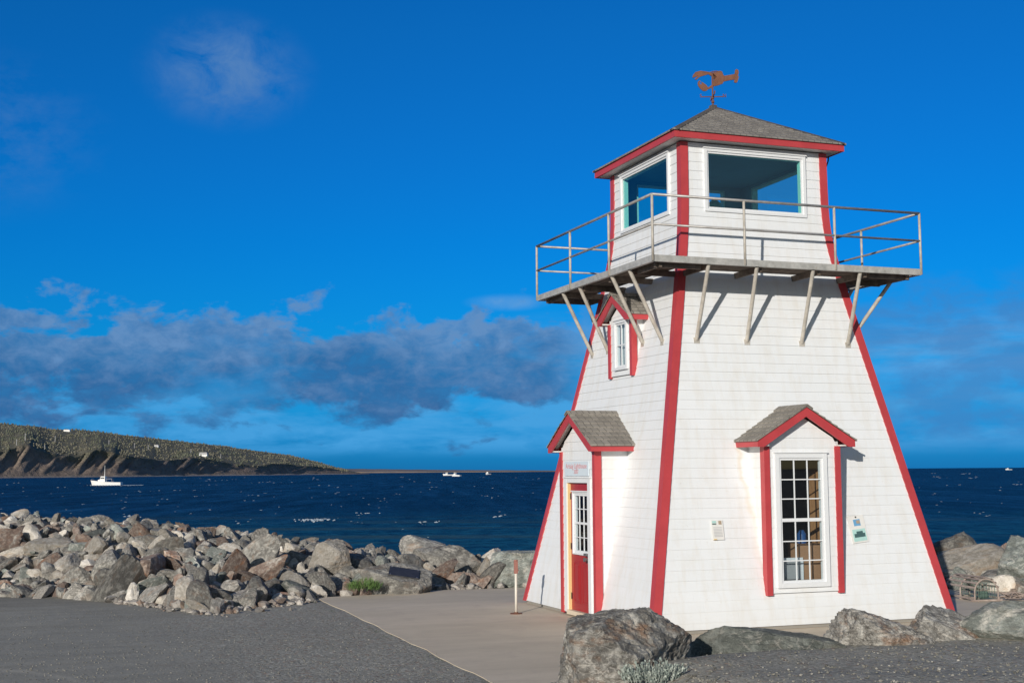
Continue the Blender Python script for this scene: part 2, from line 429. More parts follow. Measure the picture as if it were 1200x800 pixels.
LHO = empty('lighthouse')
tag(LHO, 'white shingled square lighthouse with red corner boards and railed gallery', 'lighthouse')
WZ0, WZ1, WA = 6.53, 7.405, .86          # lantern window opening
holes = {0: [(-.58, .52, .56, 2.62), (-WA, WA, WZ0, WZ1)],
         1: [(-.62, .66, .05, 2.58), (-.34, .42, 3.98, 4.72), (-WA, WA, WZ0, WZ1)],
         2: [(-WA, WA, WZ0, WZ1)], 3: [(-WA, WA, WZ0, WZ1)]}
wall = MB()
for k in range(4):
    siding(wall, lambda a, o, z, k=k: loc(k, a, hw(z)+o, z), .055, 7.56, lambda z: -hw(z), lambda z: hw(z), holes[k])
wall.build('shingled_wall', MT['siding'], LHO)
m = MB(); m.box(-2.565, 2.565, -2.565, 2.565, -.02, .075)
m.build('foundation', painted('grey_foundation', (.30, .28, .25), .3, .9), LHO)
# corner boards
zs = list(np.arange(.05, 5.9, .6))+list(np.arange(5.8, 6.75, .06))+[7.2, 7.56]
zs = sorted(zs)
for k in range(4):
    m = MB(); W, T = .135, .028
    def ring(z):
        h = hw(z); o = h+T
        # at the corner a=-h of face k : L outline
        return [loc(k, -o, o, z), loc(k, -o+W, o, z), loc(k, -o+W, h-.01, z), loc(k, -h+.01, h-.01, z), loc(k, -h+.01, o-W, z), loc(k, -o, o-W, z)]
    rings = [ring(z) for z in zs]; i0 = len(m.v)
    for rg in rings: m.v += [tuple(p) for p in rg]
    for j in range(len(rings)-1):
        for q in range(6):
            q2 = (q+1) % 6; m.f.append((i0+j*6+q, i0+j*6+q2, i0+(j+1)*6+q2, i0+(j+1)*6+q))
    m.f.append(tuple(range(i0, i0+6))); e = i0+(len(rings)-1)*6; m.f.append(tuple(range(e, e+6)))
    m.build('corner_board', MT['red'], LHO)

def window(k, n, a0, a1, z0, z1, casing=.07, sash=.04, cols=1, rows=(1,), mat_glass='glass', depth=.09, parent=LHO, mid=.05, name='window', munt=.016, casing_h=None):
    """glass opening a0..a1,z0..z1 on plane n"""
    f = MB(); c = casing; ch = casing_h or c; s = sash
    # outer casing, proud of the wall
    A0, A1, Z0, Z1 = a0-s, a1+s, z0-s, z1+s
    kbox(f, k, A0-c, A0, n-.02, n+.032, Z0-ch, Z1+ch); kbox(f, k, A1, A1+c, n-.02, n+.032, Z0-ch, Z1+ch)
    kbox(f, k, A0, A1, n-.02, n+.030, Z1, Z1+ch); kbox(f, k, A0-.0, A1+.0, n-.02, n+.034, Z0-ch, Z0)
    kbox(f, k, A0-c-.015, A1+c+.015, n-.018, n+.05, Z1+ch, Z1+ch+.018)
    # sash, recessed
    kbox(f, k, A0, a0, n-depth, n+.012, Z0, Z1); kbox(f, k, a1, A1, n-depth, n+.012, Z0, Z1)
    kbox(f, k, a0, a1, n-depth, n+.011, Z0, z0); kbox(f, k, a0, a1, n-depth, n+.011, z1, Z1)
    nr = len(rows); zz = z0
    H = (z1-z0-mid*(nr-1))/nr
    for i, r in enumerate(reversed(rows)):
        zt = zz+H
        if i < nr-1: kbox(f, k, a0, a1, n-.03, n+.010, zt, zt+mid)
        for q in range(1, r): zc = zz+H*q/r; kbox(f, k, a0, a1, n-.014, n+.005, zc-munt/2, zc+munt/2)
        for q in range(1, cols): ac = a0+(a1-a0)*q/cols; kbox(f, k, ac-munt/2, ac+munt/2, n-.012, n+.004, zz, zt)
        zz = zt+mid
    fo = f.build(name, MT['white'], parent)
    g = MB(); g.poly([loc(k, a0, n-.006, z0), loc(k, a1, n-.006, z0), loc(k, a1, n-.006, z1), loc(k, a0, n-.006, z1)])
    g.build('glass', MT[mat_glass], fo)
    return fo

for k in range(4):
    w = window(k, LH+.012, -WA+.0, WA, WZ0+.0, WZ1, casing=.05, sash=.03, mat_glass='tint', depth=.10, casing_h=.045)
    w['label'] = ['wide lantern window above the seaward sash window side', 'wide lantern window above the door side', 'wide lantern window on the far side', 'wide lantern window on the hidden right side'][k]
# lantern lining and ceiling
m = MB(); q = LH-.075
for k in range(4):
    for a0, a1, z0, z1 in ((-q, -WA, 5.6, 7.5), (WA, q, 5.6, 7.5), (-WA, WA, 5.6, WZ0-.03), (-WA, WA, WZ1+.03, 7.5)):
        m.poly([loc(k, a0, q, z0), loc(k, a1, q, z0), loc(k, a1, q, z1), loc(k, a0, q, z1)])
m.poly([(-q, -q, 7.5), (q, -q, 7.5), (q, q, 7.5), (-q, q, 7.5)]); m.poly([(-q, -q, 5.6), (q, -q, 5.6), (q, q, 5.6), (-q, q, 5.6)])
m.build('lantern_lining', MT['inner_dark'], LHO)
# mullion post and little lamp housing in the lantern room
m = MB(); m.tube((.15, .3, 5.6), (.15, .3, 6.75), .05, 12); m.tube((.15, .3, 6.75), (.15, .3, 6.95), .13, 16); m.tube((.15, .3, 6.95), (.15, .3, 7.05), .13, 16, .03)
m.build('lamp', MT['galv'], LHO)

# ---- gabled bays
def gable_bay(name, k, ac, half, nf, zb, ze, zr, eave, ov, hole, label, front_boards=.095, side_boards=.12, rb=.085, hid=False):
    """bay wall (front plane nf, centre ac), gable roof with eave half-width `eave`, overhang ov"""
    bay = MB()
    rise = (zr-ze)/eave
    zw = ze-.02
    gz = lambda a: min(zr-.05-abs(a-ac)*rise, 99)
    L = lambda z: ac-half if z <= zw else max(ac-half, ac-max(0, (zr-.06-z)/rise))
    Rr = lambda z: ac+half if z <= zw else min(ac+half, ac+max(0, (zr-.06-z)/rise))
    siding(bay, lambda a, o, z: loc(k, a, nf+o, z), zb, zr-.07, L, Rr, hole)
    for sgn in (-1, 1):
        # cheek: parameter is the depth, from the wall out to the front plane
        siding(bay, lambda a, o, z, sgn=sgn: loc(k, ac+sgn*(half+o), a, z), zb+.02, ze+.06, lambda z: min(nf, hw(z)-.03), lambda z: nf)
    bo = bay.build(name, MT['siding'], LHO); bo['label'] = label
    # corner boards
    for sgn in (-1, 1):
        m = MB(); zl = list(np.linspace(zb-.03, ze-.01, 16)); i0 = None; rr = []
        for z in zl:
            no = nf+.03; ni = max(hw(z)+.0, no-side_boards); ni = min(ni, no-.035)
            A = lambda d: ac+sgn*(half+d)
            rr.append([loc(k, A(.03), no, z), loc(k, A(.03-front_boards), no, z), loc(k, A(.03-front_boards), nf-.01, z), loc(k, A(-.005), nf-.01, z), loc(k, A(-.005), ni, z), loc(k, A(.03), ni, z)])
        i0 = len(m.v)
        for r in rr: m.v += [tuple(p) for p in r]
        for j in range(len(rr)-1):
            for q in range(6): q2 = (q+1) % 6; m.f.append((i0+j*6+q, i0+j*6+q2, i0+(j+1)*6+q2, i0+(j+1)*6+q))
        m.f.append(tuple(range(i0, i0+6))); e = i0+(len(rr)-1)*6; m.f.append(tuple(range(e, e+6)))
        m.build('corner_board', MT['red'], bo)
    # roof
    nF = nf+ov
    rf = MB(); nrow = max(4, round(math.hypot(eave, zr-ze)/.125))
    L0 = eave+.03
    for sgn in (-1, 1):
        for j in range(nrow):
            t0, t1 = j/nrow-(.03 if j == 0 else .0), (j+1)/nrow+.02
            pt = lambda t, n, o: loc(k, ac+sgn*(eave*(1-t)), n, ze+.075+(zr-ze)*t+o)
            zb0 = ze+.075+(zr-ze)*t0; zb1 = ze+.075+(zr-ze)*t1
            n0b = min(nF, hw(zb0)-.03); n1b = min(nF, hw(zb1)-.03)
            f0, f1 = nF+.02+rs.uniform(-.006, .006), nF+.02
            a_, b_, c_, d_ = pt(t0, f0, .030), pt(t0, n0b, .030), pt(t1, n1b, .012), pt(t1, f1, .012)
            U = rs.uniform(0, 2)
            rf.poly([a_, b_, c_, d_], [(U+nF, j+.02), (U+n0b, j+.02), (U+n1b, j+.98), (U+nF, j+.98)])
            e_, f_ = pt(t0, f0, .0), pt(t0, n0b, .0); g_, h_ = pt(t1, n1b, 0), pt(t1, f1, 0)
            rf.poly([e_, f_, b_, a_], [(U+nF, j+.1), (U+n0b, j+.1), (U+n0b, j+.2), (U+nF, j+.2)])
            rf.poly([e_, a_, d_, h_], [(0, j+.1), (0, j+.2), (.05, j+.2), (.05, j+.1)])
    # ridge boards
    nb = hw(zr+.08)-.03
    for sgn in (-1, 1):
        p = [loc(k, ac, nF+.035, zr+.118), loc(k, ac, nb, zr+.118), loc(k, ac+sgn*.10, nb, zr+.118-.10*rise), loc(k, ac+sgn*.10, nF+.035, zr+.118-.10*rise)]
        q = [v+Vector((0, 0, -.022)) for v in p]; rf.hexa(q+p)
    ro = rf.build('bay_roof', MT['shingle'], bo)
    for i_ in range(len(ro.data.polygons)): pass
    # rake fascia (gable front) and eave fascia, red
    fa = MB()
    for sgn in (-1, 1):
        top = lambda u: ze+.072+(zr-ze)*(1-u/eave)
        w_ = rb*1.35
        # outline in (u,z): from apex to eave, plumb cut at the eave end, level bottom
        out = [(0, top(0)), (eave+.0, top(eave)), (eave, ze-.025), (eave-.11, ze-.025), (0.0, top(0)-w_*1.25)]
        fa.prism(out, lambda u, v, t, sgn=sgn: loc(k, ac+sgn*(u+.0005), t, v), nF-.028, nF)
        zz = ze-.022
        kbox(fa, k, *sorted((ac+sgn*(eave-.028), ac+sgn*(eave-.001))), hw(ze)-.05, nF-.029, zz, ze+.071)
    fa.build('fascia', MT['red'], bo)
    so = MB()
    for sgn in (-1, 1):
        kbox(so, k, *sorted((ac+sgn*(half-.0), ac+sgn*(eave-.03))), hw(ze)-.05, nF-.030, ze-.012, ze+.008)
        # sloping soffit of the front overhang
        t_ = lambda u, o: loc(k, ac+sgn*u, o, ze+.045+(zr-ze)*(1-u/eave))
        so.hexa([t_(0.0, nf-.01)-Vector((0,0,.02)), t_(eave-.03, nf-.01)-Vector((0,0,.02)), t_(eave-.03, nF-.03)-Vector((0,0,.02)), t_(0.0, nF-.03)-Vector((0,0,.02)),
                 t_(0.0, nf-.01), t_(eave-.03, nf-.01), t_(eave-.03, nF-.03), t_(0.0, nF-.03)])
    so.build('soffit', MT['soffit'], bo)
    return bo

NP = B0+.025; NB = 2.54; NU = 1.84
porch = gable_bay('entrance_porch', 1, .0+.02, .70, NP, .06, 2.665, 3.20, .915, .16, [(-.41, .49, .05, 2.18)], 'gabled entrance porch around the red door')
bay = gable_bay('window_bay', 0, -.035, .635, NB, .52, 2.70, 3.20, .845, .16, [(-.455, .31, .66, 2.52)], 'gabled bay around the tall sash window')
ubay = gable_bay('upper_window_bay', 1, .04, .44, NU, 3.90, 4.79, 5.16, .60, .16, [(-.13, .29, 4.03, 4.76)], 'small gabled dormer high on the door side', .085, .10, .075)

w = window(0, NB+.012, -.415, .275, .70, 2.478, casing=.07, sash=.035, cols=3, rows=(3, 3), parent=LHO, mid=.05, depth=.06)
w['label'] = 'tall white sash window of eighteen panes in the bay'
w = window(1, NU+.012, -.095, .255, 4.065, 4.735, casing=.045, sash=.03, cols=2, rows=(2,), parent=LHO, depth=.06, munt=.018)
w['label'] = 'small four pane window in the upper dormer'

# interior room, tunnel linings
m = MB(); q = 1.85
def panel(m, k, n, a0, a1, z0, z1, H=None):
    if not H: m.poly([loc(k, a0, n, z0), loc(k, a1, n, z0), loc(k, a1, n, z1), loc(k, a0, n, z1)]); return
    h0, h1, y0, y1 = H
    for A in ((a0, h0, z0, z1), (h1, a1, z0, z1), (h0, h1, z0, y0), (h0, h1, y1, z1)):
        if A[1]-A[0] > .001 and A[3]-A[2] > .001: panel(m, k, n, *A)
panel(m, 0, q, -q, q, .1, 2.8, (-.58, .52, .56, 2.62)); panel(m, 1, q, -q, q, .1, 2.8, (-.62, .66, .1, 2.58)); panel(m, 2, q, -q, q, .1, 2.8); panel(m, 3, q, -q, q, .1, 2.8)
for z in (.1, 2.8): m.poly([(-q, -q, z), (q, -q, z), (q, q, z), (-q, q, z)])
m.build('room_lining', MT['room'], LHO)
for k, a0, a1, z0, z1, n in ((0, -.58, .52, .56, 2.62, NB-.03), (1, -.62, .66, .1, 2.58, NP-.07)):
    m = MB()
    for a in (a0, a1): m.poly([loc(k, a, n, z0), loc(k, a, q, z0), loc(k, a, q, z1), loc(k, a, n, z1)])
    for z in (z0, z1): m.poly([loc(k, a0, n, z), loc(k, a1, n, z), loc(k, a1, q, z), loc(k, a0, q, z)])
    m.build('bay_lining', MT['pine'], LHO)
m = MB()
a0, a1, z0, z1 = -.34, .42, 3.98, 4.78
for a in (a0, a1): m.poly([loc(1, a, NU-.03, z0), loc(1, a, 1.0, z0), loc(1, a, 1.0, z1), loc(1, a, NU-.03, z1)])
for z in (z0, z1): m.poly([loc(1, a0, NU-.03, z), loc(1, a1, NU-.03, z), loc(1, a1, 1.0, z), loc(1, a0, 1.0, z)])
m.poly([loc(1, a0, 1.0, z0), loc(1, a1, 1.0, z0), loc(1, a1, 1.0, z1), loc(1, a0, 1.0, z1)])
m.build('dormer_lining', MT['room'], LHO)
m = MB()
for i in range(10):
    u0, u1 = -.095+i*.017, -.095+(i+1)*.017; n0, n1 = (NU-.07-(.012 if i % 2 else 0)), (NU-.07-(0 if i % 2 else .012))
    m.poly([loc(1, u0, n0, 4.03), loc(1, u1, n1, 4.03), loc(1, u1, n1, 4.76), loc(1, u0, n0, 4.76)])
tag(m.build('curtain', MT['curtain']), 'pale curtain drawn across half the small dormer window', 'curtain')

# ---- door
D = MB(); k = 1; DA0, DA1, DZ0, DZ1 = -.374, .458, .10, 2.146
n = NP-.03
wa0, wa1, wz0, wz1 = -.235, .375, 1.02, 1.985
for A in ((DA0, wa0-.0, DZ0, DZ1), (wa1, DA1, DZ0, DZ1), (wa0, wa1, DZ0, wz0), (wa0, wa1, wz1, DZ1)): kbox(D, k, A[0], A[1], n-.04, n, A[2], A[3])
door = D.build('door', MT['door_red'], LHO)
m = MB()
for a0, a1 in ((-.26, -.005), (.085, .35)):
    fo = lambda a, nn, z: loc(k, a, nn, z)
    for (x0, x1, y0, y1) in ((a0, a1, .22, .88),):
        kbox(m, k, x0, x1, n+.001, n+.010, y0, y0+.02); kbox(m, k, x0, x1, n+.001, n+.010, y1-.02, y1)
        kbox(m, k, x0, x0+.02, n+.001, n+.011, y0+.02, y1-.02); kbox(m, k, x1-.02, x1, n+.001, n+.011, y0+.02, y1-.02)
        kbox(m, k, x0+.055, x1-.055, n+.001, n+.012, y0+.055, y1-.055)
m.build('door_panel', MT['door_red'], door)
window(1, n, wa0+.045, wa1-.045, wz0+.045, wz1-.045, casing=.025, sash=.04, cols=3, rows=(2, 2), parent=door, mid=.035, depth=.045, name='door_window', munt=.014)
m = MB(); m.tube(loc(1, .34, n, .94), loc(1, .34, n+.05, .94), .016, 10); m.tube(loc(1, .34, n+.05, .94), loc(1, .34, n+.085, .94), .034, 14)
kbox(m, 1, .31, .37, n, n+.008, .87, 1.02); kbox(m, 1, .29, .40, n+.008, n+.07, 1.0, 1.04)
m.build('door_handle', MT['steel'], door)
for z in (.32, 1.12, 1.93):
    m = MB(); kbox(m, 1, -.395, -.35, n+.001, n+.012, z-.05, z+.05); m.build('hinge', MT['black'], door)
m = MB()
kbox(m, 1, -.41, -.376, NP-.05, NP+.012, .06, 2.15); m.build('bare_jamb', MT['yellow_wood'], LHO)
m = MB()
kbox(m, 1, -.50, -.41, NP-.02, NP+.035, .06, 2.225); kbox(m, 1, .46, .565, NP-.06, NP+.035, .06, 2.225); kbox(m, 1, -.41, .46, NP-.06, NP+.033, 2.15, 2.225)
kbox(m, 1, -.52, .585, NP-.01, NP+.05, 2.225, 2.243)
m.build('door_casing', MT['white'], LHO)
m = MB(); kbox(m, 1, -.41, .46, NP-.09, NP+.05, .03, .098); m.build('door_sill', MT['concrete'], LHO)

# ---- main roof
E_, ZE, FH, ZP = 1.5664, 7.569, .125, 8.60
m = MB(); nrow = 15; zt0 = ZE+FH
for k in range(4):
    for j in range(nrow):
        t0, t1 = j/nrow-(.018 if j == 0 else 0), min(1, (j+1)/nrow+.008)
        P = lambda t, s, o: loc(k, s*E_*(1-t)*1.0, E_*(1-t), zt0+(ZP-zt0)*t+o)
        U = rs.uniform(0, 3); w0 = E_*(1-t0); w1 = E_*(1-t1)
        m.poly([P(t0, -1, .024), P(t0, 1, .024), P(t1, 1, .010), P(t1, -1, .010)], [(U-w0, j+.02), (U+w0, j+.02), (U+w1, j+.98), (U-w1, j+.98)])
        m.poly([P(t0, -1, -.002), P(t0, 1, -.002), P(t0, 1, .024), P(t0, -1, .024)], [(U-w0, j+.1), (U+w0, j+.1), (U+w0, j+.15), (U-w0, j+.15)])
roof = m.build('roof', MT['roof'], LHO)
m = MB()
for k in range(4):
    a = loc(k, -E_-.01, E_+.01, zt0+.012); b = loc(k, 0, 0, ZP+.012); d = (b-a)
    side = Vector((0, 0, 1)).cross(d).normalized(); up = d.cross(side).normalized()*-1
    for sg in (-1, 1):
        nrm = (up+side*sg*.45).normalized()
        c0 = (a+b)/2+Vector((0, 0, .018)); ay = (side*sg*.04-Vector((0, 0, .016)))
        m.obox(c0+ay-Vector((0, 0, .012)), d*.5, ay, Vector((0, 0, .004)))
m.obox((0, 0, ZP+.01), (.05, 0, 0), (0, .05, 0), (0, 0, .018))
m.build('hip_board', MT['roof'], roof)
m = MB()
for k in range(4):
    kbox(m, k, -E_, E_-.03, E_-.03, E_, ZE, ZE+FH)
m.build('fascia', MT['red'], LHO)
m = MB()
for k in range(4): m.poly([loc(k, -E_+.03, E_-.03, ZE+.01), loc(k, E_-.03, E_-.03, ZE+.01), loc(k, LH-.03, LH-.03, ZE+.01), loc(k, -LH+.03, LH-.03, ZE+.01)])
m.build('soffit', MT['soffit'], LHO)
# conduit loop and stub on the hidden right side
m = MB(); pts = [loc(3, -1.15, LH+.03, 7.28), loc(3, -1.15, LH+.08, 7.30), loc(3, -1.15, LH+.15, 7.38), loc(3, -1.15, LH+.2, 7.5), loc(3, -1.15, LH+.21, 7.575)]
m.path(pts, .012); m.build('conduit', MT['black'], LHO); m = MB(); m.tube(loc(3, -1.0, hw(6.25), 6.25), loc(3, -1.0, hw(6.25)+.12, 6.27), .02)
m.build('vent_pipe', MT['black'], LHO)

# ---- gallery deck
DK, ZT, ZB = 2.383, 5.52, 5.42
deck = MB(); n = 1.63; i = 0
while n < 2.27:
    w_ = .125
    for k in range(4):
        zj = rs.uniform(-.003, .003); nn1 = min(n+w_, 2.285)
        s0, s1 = n-.004, nn1-.004
        # split each run into 2-3 boards
        m0 = -n; cuts = [-1, rs.uniform(-.5, .5), 1]
        for c0, c1 in zip(cuts[:-1], cuts[1:]):
            e0 = .006 if c0 > -1 else 0; e1 = .006 if c1 < 1 else 0
            p = [loc(k, c0*s0+e0, s0, 5.452+zj), loc(k, c1*s0-e1, s0, 5.452+zj), loc(k, c1*s1-e1, s1, 5.452+zj), loc(k, c0*s1+e0, s1, 5.452+zj)]
            deck.hexa(p+[v+Vector((0, 0, .036)) for v in p])
    n += w_+.012+rs.uniform(0, .006)
dko = deck.build('gallery_deck', MT['deck'], LHO)
m = MB()
for k in range(4):
    kbox(m, k, -DK, DK-.008, DK-.008, DK, ZB, ZT)          # angle iron web
    kbox(m, k, -DK+.008, DK-.008, DK-.055, DK-.0085, ZB, ZB+.008)
m.build('edge_angle', MT['galv'], dko)
JT = [-1.42, -.50, .55, 1.40]
for k in range(4):
    for a in JT+[-2.2, 2.2]:
        m = MB(); kbox(m, k, a-.022, a+.022, hw(5.4)-.02 if abs(a) < 1.5 else 1.5, 2.27, 5.36, 5.449); m.build('joist', MT['joist'], dko)
# struts
ST = {0: [((-1.335, 4.345), -1.43), ((-.449, 4.345), -.60), ((.547, 4.345), .40), ((1.409, 4.345), 1.26)],
      1: [((-1.429, 4.365), -1.26), ((-.777, 4.383), -.52), ((.60, 4.386), .80), ((1.321, 4.345), 1.46)],
      2: [((-1.37, 4.35), -1.4), ((-.5, 4.35), -.55), ((.5, 4.35), .5), ((1.37, 4.35), 1.4)],
      3: [((-1.73, 4.59), -1.66), ((-.5, 4.45), -.55), ((.5, 4.45), .5), ((1.37, 4.45), 1.4)]}
for k in range(4):
    for (a, z), at in ST[k]:
        m = MB(); aa = max(-hw(z)+.05, min(hw(z)-.05, a))
        m.tube(loc(k, aa, hw(z)+.01, z), loc(k, at, DK-.05, 5.42), .031, 12)
        kbox(m, k, aa-.05, aa+.05, hw(z)-.01, hw(z)+.022, z-.06, z+.03)
        m.build('strut', MT['strut'], LHO)
# railing: its own part, posts and rails as sub-parts
RZ = ZB+1.005
m = MB()
for k in range(4): m.tube(loc(k, -DK, DK, RZ), loc(k, DK, DK, RZ), .021, 10)
railing = m.build('railing', MT['rail'], LHO, smooth=True)
for k in range(4):
    m = MB(); m.tube(loc(k, -DK, DK, ZB+.555), loc(k, DK, DK, ZB+.555), .018, 10); m.build('mid_rail', MT['rail'], railing, smooth=True)
    for a in ((-DK, -.83, .78) if k in (0,) else (-DK, -.80, .81)):
        m = MB(); m.tube(loc(k, a, DK, ZB+.01), loc(k, a, DK, RZ), .020, 10)
        m.build('post', MT['stake'] if False else MT['strut'], railing, smooth=True)

# ---- weathervane (rusted steel lobster), part with sub-parts
vx = Vector((math.cos(YAW), -math.sin(YAW), 0))      # plane of the vane: across the lane
vy = Vector((math.sin(YAW), math.cos(YAW), 0))
S_ = 1/73.5/10
def vp(u, v, t): return Vector((0, 0, ZP))+vx*((u-550)*S_)+Vector((0, 0, (655-v)*S_))+vy*t
m = MB(); m.tube(vp(550, 665, 0), vp(550, 240, 0), .014, 10); m.tube(vp(550, 600, 0), vp(550, 575, 0), .028, 12); m.tube(vp(550, 545, 0), vp(550, 515, 0), .026, 12)
vane = m.build('weathervane', MT['rust'], LHO)
shapes = [
 [(295,270),(303,235),(335,197),(400,180),(470,190),(520,200),(560,215),(605,262),(575,300),(540,252),(500,226),(450,240),(400,256),(378,268),(348,296),(322,290),(372,243),(330,262)],
 [(362,345),(368,318),(388,303),(402,312),(388,334),(402,358),(414,352),(410,322),(430,330),(470,360),(495,395),(490,425),(465,442),(430,440),(395,410),(370,375)],
 [(486,402),(530,372),(565,352),(570,380),(540,400),(500,420)],
 [(555,215),(600,196),(645,182),(676,192),(688,230),(700,245),(694,322),(680,350),(620,372),(565,384),(548,350),(566,300),(560,255)],
 [(692,247),(760,237),(842,222),(846,293),(760,305),(690,321)],
 [(845,170),(865,160),(885,175),(890,210),(878,243),(890,262),(878,300),(868,332),(848,341),(825,330),(833,292),(838,250),(838,215)]]
for nm, sh, dt in zip(('claw', 'claw', 'claw_arm', 'lobster_body', 'tail', 'tail_fan'), shapes, (0, .02, .01, .0, .013, .004)):
    m = MB(); m.prism(sh, vp, dt-.011, dt+.011); m.build(nm, MT['rust'], vane)
m = MB()
for pts in ([(520,196),(560,182),(610,176),(670,192)], [(530,205),(575,196),(612,212)], [(560,220),(585,232),(600,255)], [(585,330),(610,352),(650,350)], [(580,190),(625,200),(640,225)]):
    m.path([vp(u, v, .035) for u, v in pts], .008, 6)
m.build('lobster_legs', MT['rust'], vane)
m = MB(); m.tube(vp(405, 520, 0), vp(695, 520, 0), .009, 8); m.tube(vp(550, 522, -.2), vp(550, 522, .2), .009, 8); m.build('compass_arms', MT['rust'], vane)

def text_mesh(s, size, fn, mat, parent, name='lettering', depth=.004, align='CENTER', label=None):
    cu = bpy.data.curves.new('t', 'FONT'); cu.body = s; cu.size = size; cu.extrude = depth; cu.align_x = align; cu.align_y = 'CENTER'
    o = bpy.data.objects.new('t', cu); COL.objects.link(o)
    dg = bpy.context.evaluated_depsgraph_get(); me0 = o.evaluated_get(dg).to_mesh()
    v = [fn(*x.co) for x in me0.vertices]; f = [tuple(p.vertices) for p in me0.polygons]
    mm = MB(); mm.v = [tuple(q) for q in v]; mm.f = f
    bpy.data.objects.remove(o); bpy.data.curves.remove(cu)
    r = mm.build(name, mat, parent)
    return r
for ch, u in (('S', 398), ('N', 700)):
    text_mesh(ch, .085, lambda x, y, z, u=u: vp(u+x/S_, 508-y/S_, z), MT['rust'], vane, 'compass_letter', .008)
for ch, t_ in (('E', .22), ('W', -.22)):
    text_mesh(ch, .07, lambda x, y, z, t_=t_: vp(550+z/S_, 512-y/S_, t_+x), MT['rust'], vane, 'compass_letter', .008)

# ---- sign and notices: things of their own
so = empty('name_sign', loc(1, .01, NP, 2.38))
tag(so, 'pale blue name sign with faded red lettering above the red door', 'sign')
def inv(o, mbo): return mbo
at = tuple(so.location)
m = MB(); kbox(m, 1, -.49, .505, NP+.013, NP+.030, 2.262, 2.492); m.build('board', MT['sign'], so, at=at).location = (0, 0, 0)
def place_rel(o, root):
    for v in o.data.vertices: v.co -= root.location
for s_, z_, sz in (('Arisaig Lighthouse', 2.418, .118), ('2007', 2.325, .095)):
    o = text_mesh(s_, sz, lambda x, y, z, z_=z_: loc(1, .01+x, NP+.0325+z, z_+y), MT['sign_red'], so, 'lettering', .001); place_rel(o, so)
def slant(k, a, z, o): return loc(k, a, hw(z)+o, z)
def notice(a0, a1, z0, z1, tilt, name, label, bits):
    ac, zc = (a0+a1)/2, (z0+z1)/2; root = empty(name, slant(0, ac, zc, .02)); tag(root, label, 'notice', 'notices pinned to the shingled wall')
    def P(u, v, o):   # u,v in 0..1
        du, dv = (u-.5)*(a1-a0), (v-.5)*(z1-z0)
        x = ac+du*math.cos(tilt)-dv*math.sin(tilt); z = zc+du*math.sin(tilt)+dv*math.cos(tilt)
        return slant(0, x, z, o)-root.location
    def slab(u0, u1, v0, v1, o0, o1, mat, nm):
        m = MB(); m.hexa([P(u0, v0, o1), P(u1, v0, o1), P(u1, v0, o0), P(u0, v0, o0), P(u0, v1, o1), P(u1, v1, o1), P(u1, v1, o0), P(u0, v1, o0)]); m.build(nm, MT[mat], root)
    slab(0, 1, 0, 1, .016, .030, 'paper', 'panel')
    for i, (nm, mat, u0, u1, v0, v1) in enumerate(bits): slab(u0, u1, v0, v1, .0305, .032+.0008*i, mat, nm)
notice(-1.47, -1.28, 1.315, 1.60, .0, 'notice', 'small weathered notice left of the window bay',
       [('picture', 'print_dark', .06, .42, .78, .84), ('picture', 'print_teal', .06, .42, .86, .97), ('picture', 'print_tan', .62, .88, .78, .97)] +
       [('text_line', 'print_grey', .12, .85, .62-.075*i, .645-.075*i) for i in range(7)] + [('stain', 'yellow_wood', .04, .3, .0, .06)])
notice(.915, 1.205, 1.215, 1.625, .10, 'notice', 'tilted notice with two sea pictures right of the window bay',
       [('picture', 'print_blue', .30, .72, .62, .86), ('picture', 'print_tan', .48, .70, .70, .82), ('picture', 'print_teal', .10, .92, .06, .50), ('picture', 'print_dark', .18, .86, .20, .34), ('picture', 'print_dark', .34, .74, .34, .42), ('pin', 'black', .46, .54, .92, .97)])

# things seen through the bay window
o = MB(); o.box(-.02, .36, -2.36, -2.05, .58, 1.22); tag(o.build('cardboard_box', MT['card'], bevel=.006), 'brown cardboard box behind the lower right window panes', 'box')
b = empty('display_frame', (-.2, -2.38, .56)); tag(b, 'grey panel in a white frame behind the lowest window panes', 'frame')
m = MB(); m.box(-.22, .20, .0, .02, .14, .42); m.build('panel', MT['roof_grey'], b)
m = MB(); m.box(-.25, .23, -.012, .03, .42, .46); m.box(.20, .235, -.012, .03, .0, .419); m.box(-.25, -.22, -.012, .03, .0, .419); m.build('frame', MT['white'], b)
m = MB(); m.tube((.14, -2.2, 1.221), (.14, -2.2, 1.36), .07, 18); m.tube((.14, -2.2, 1.36), (.14, -2.2, 1.42), .07, 18, .03)
tag(m.build('jug', MT['blue_plastic']), 'blue plastic jug on the cardboard box inside the window', 'jug')

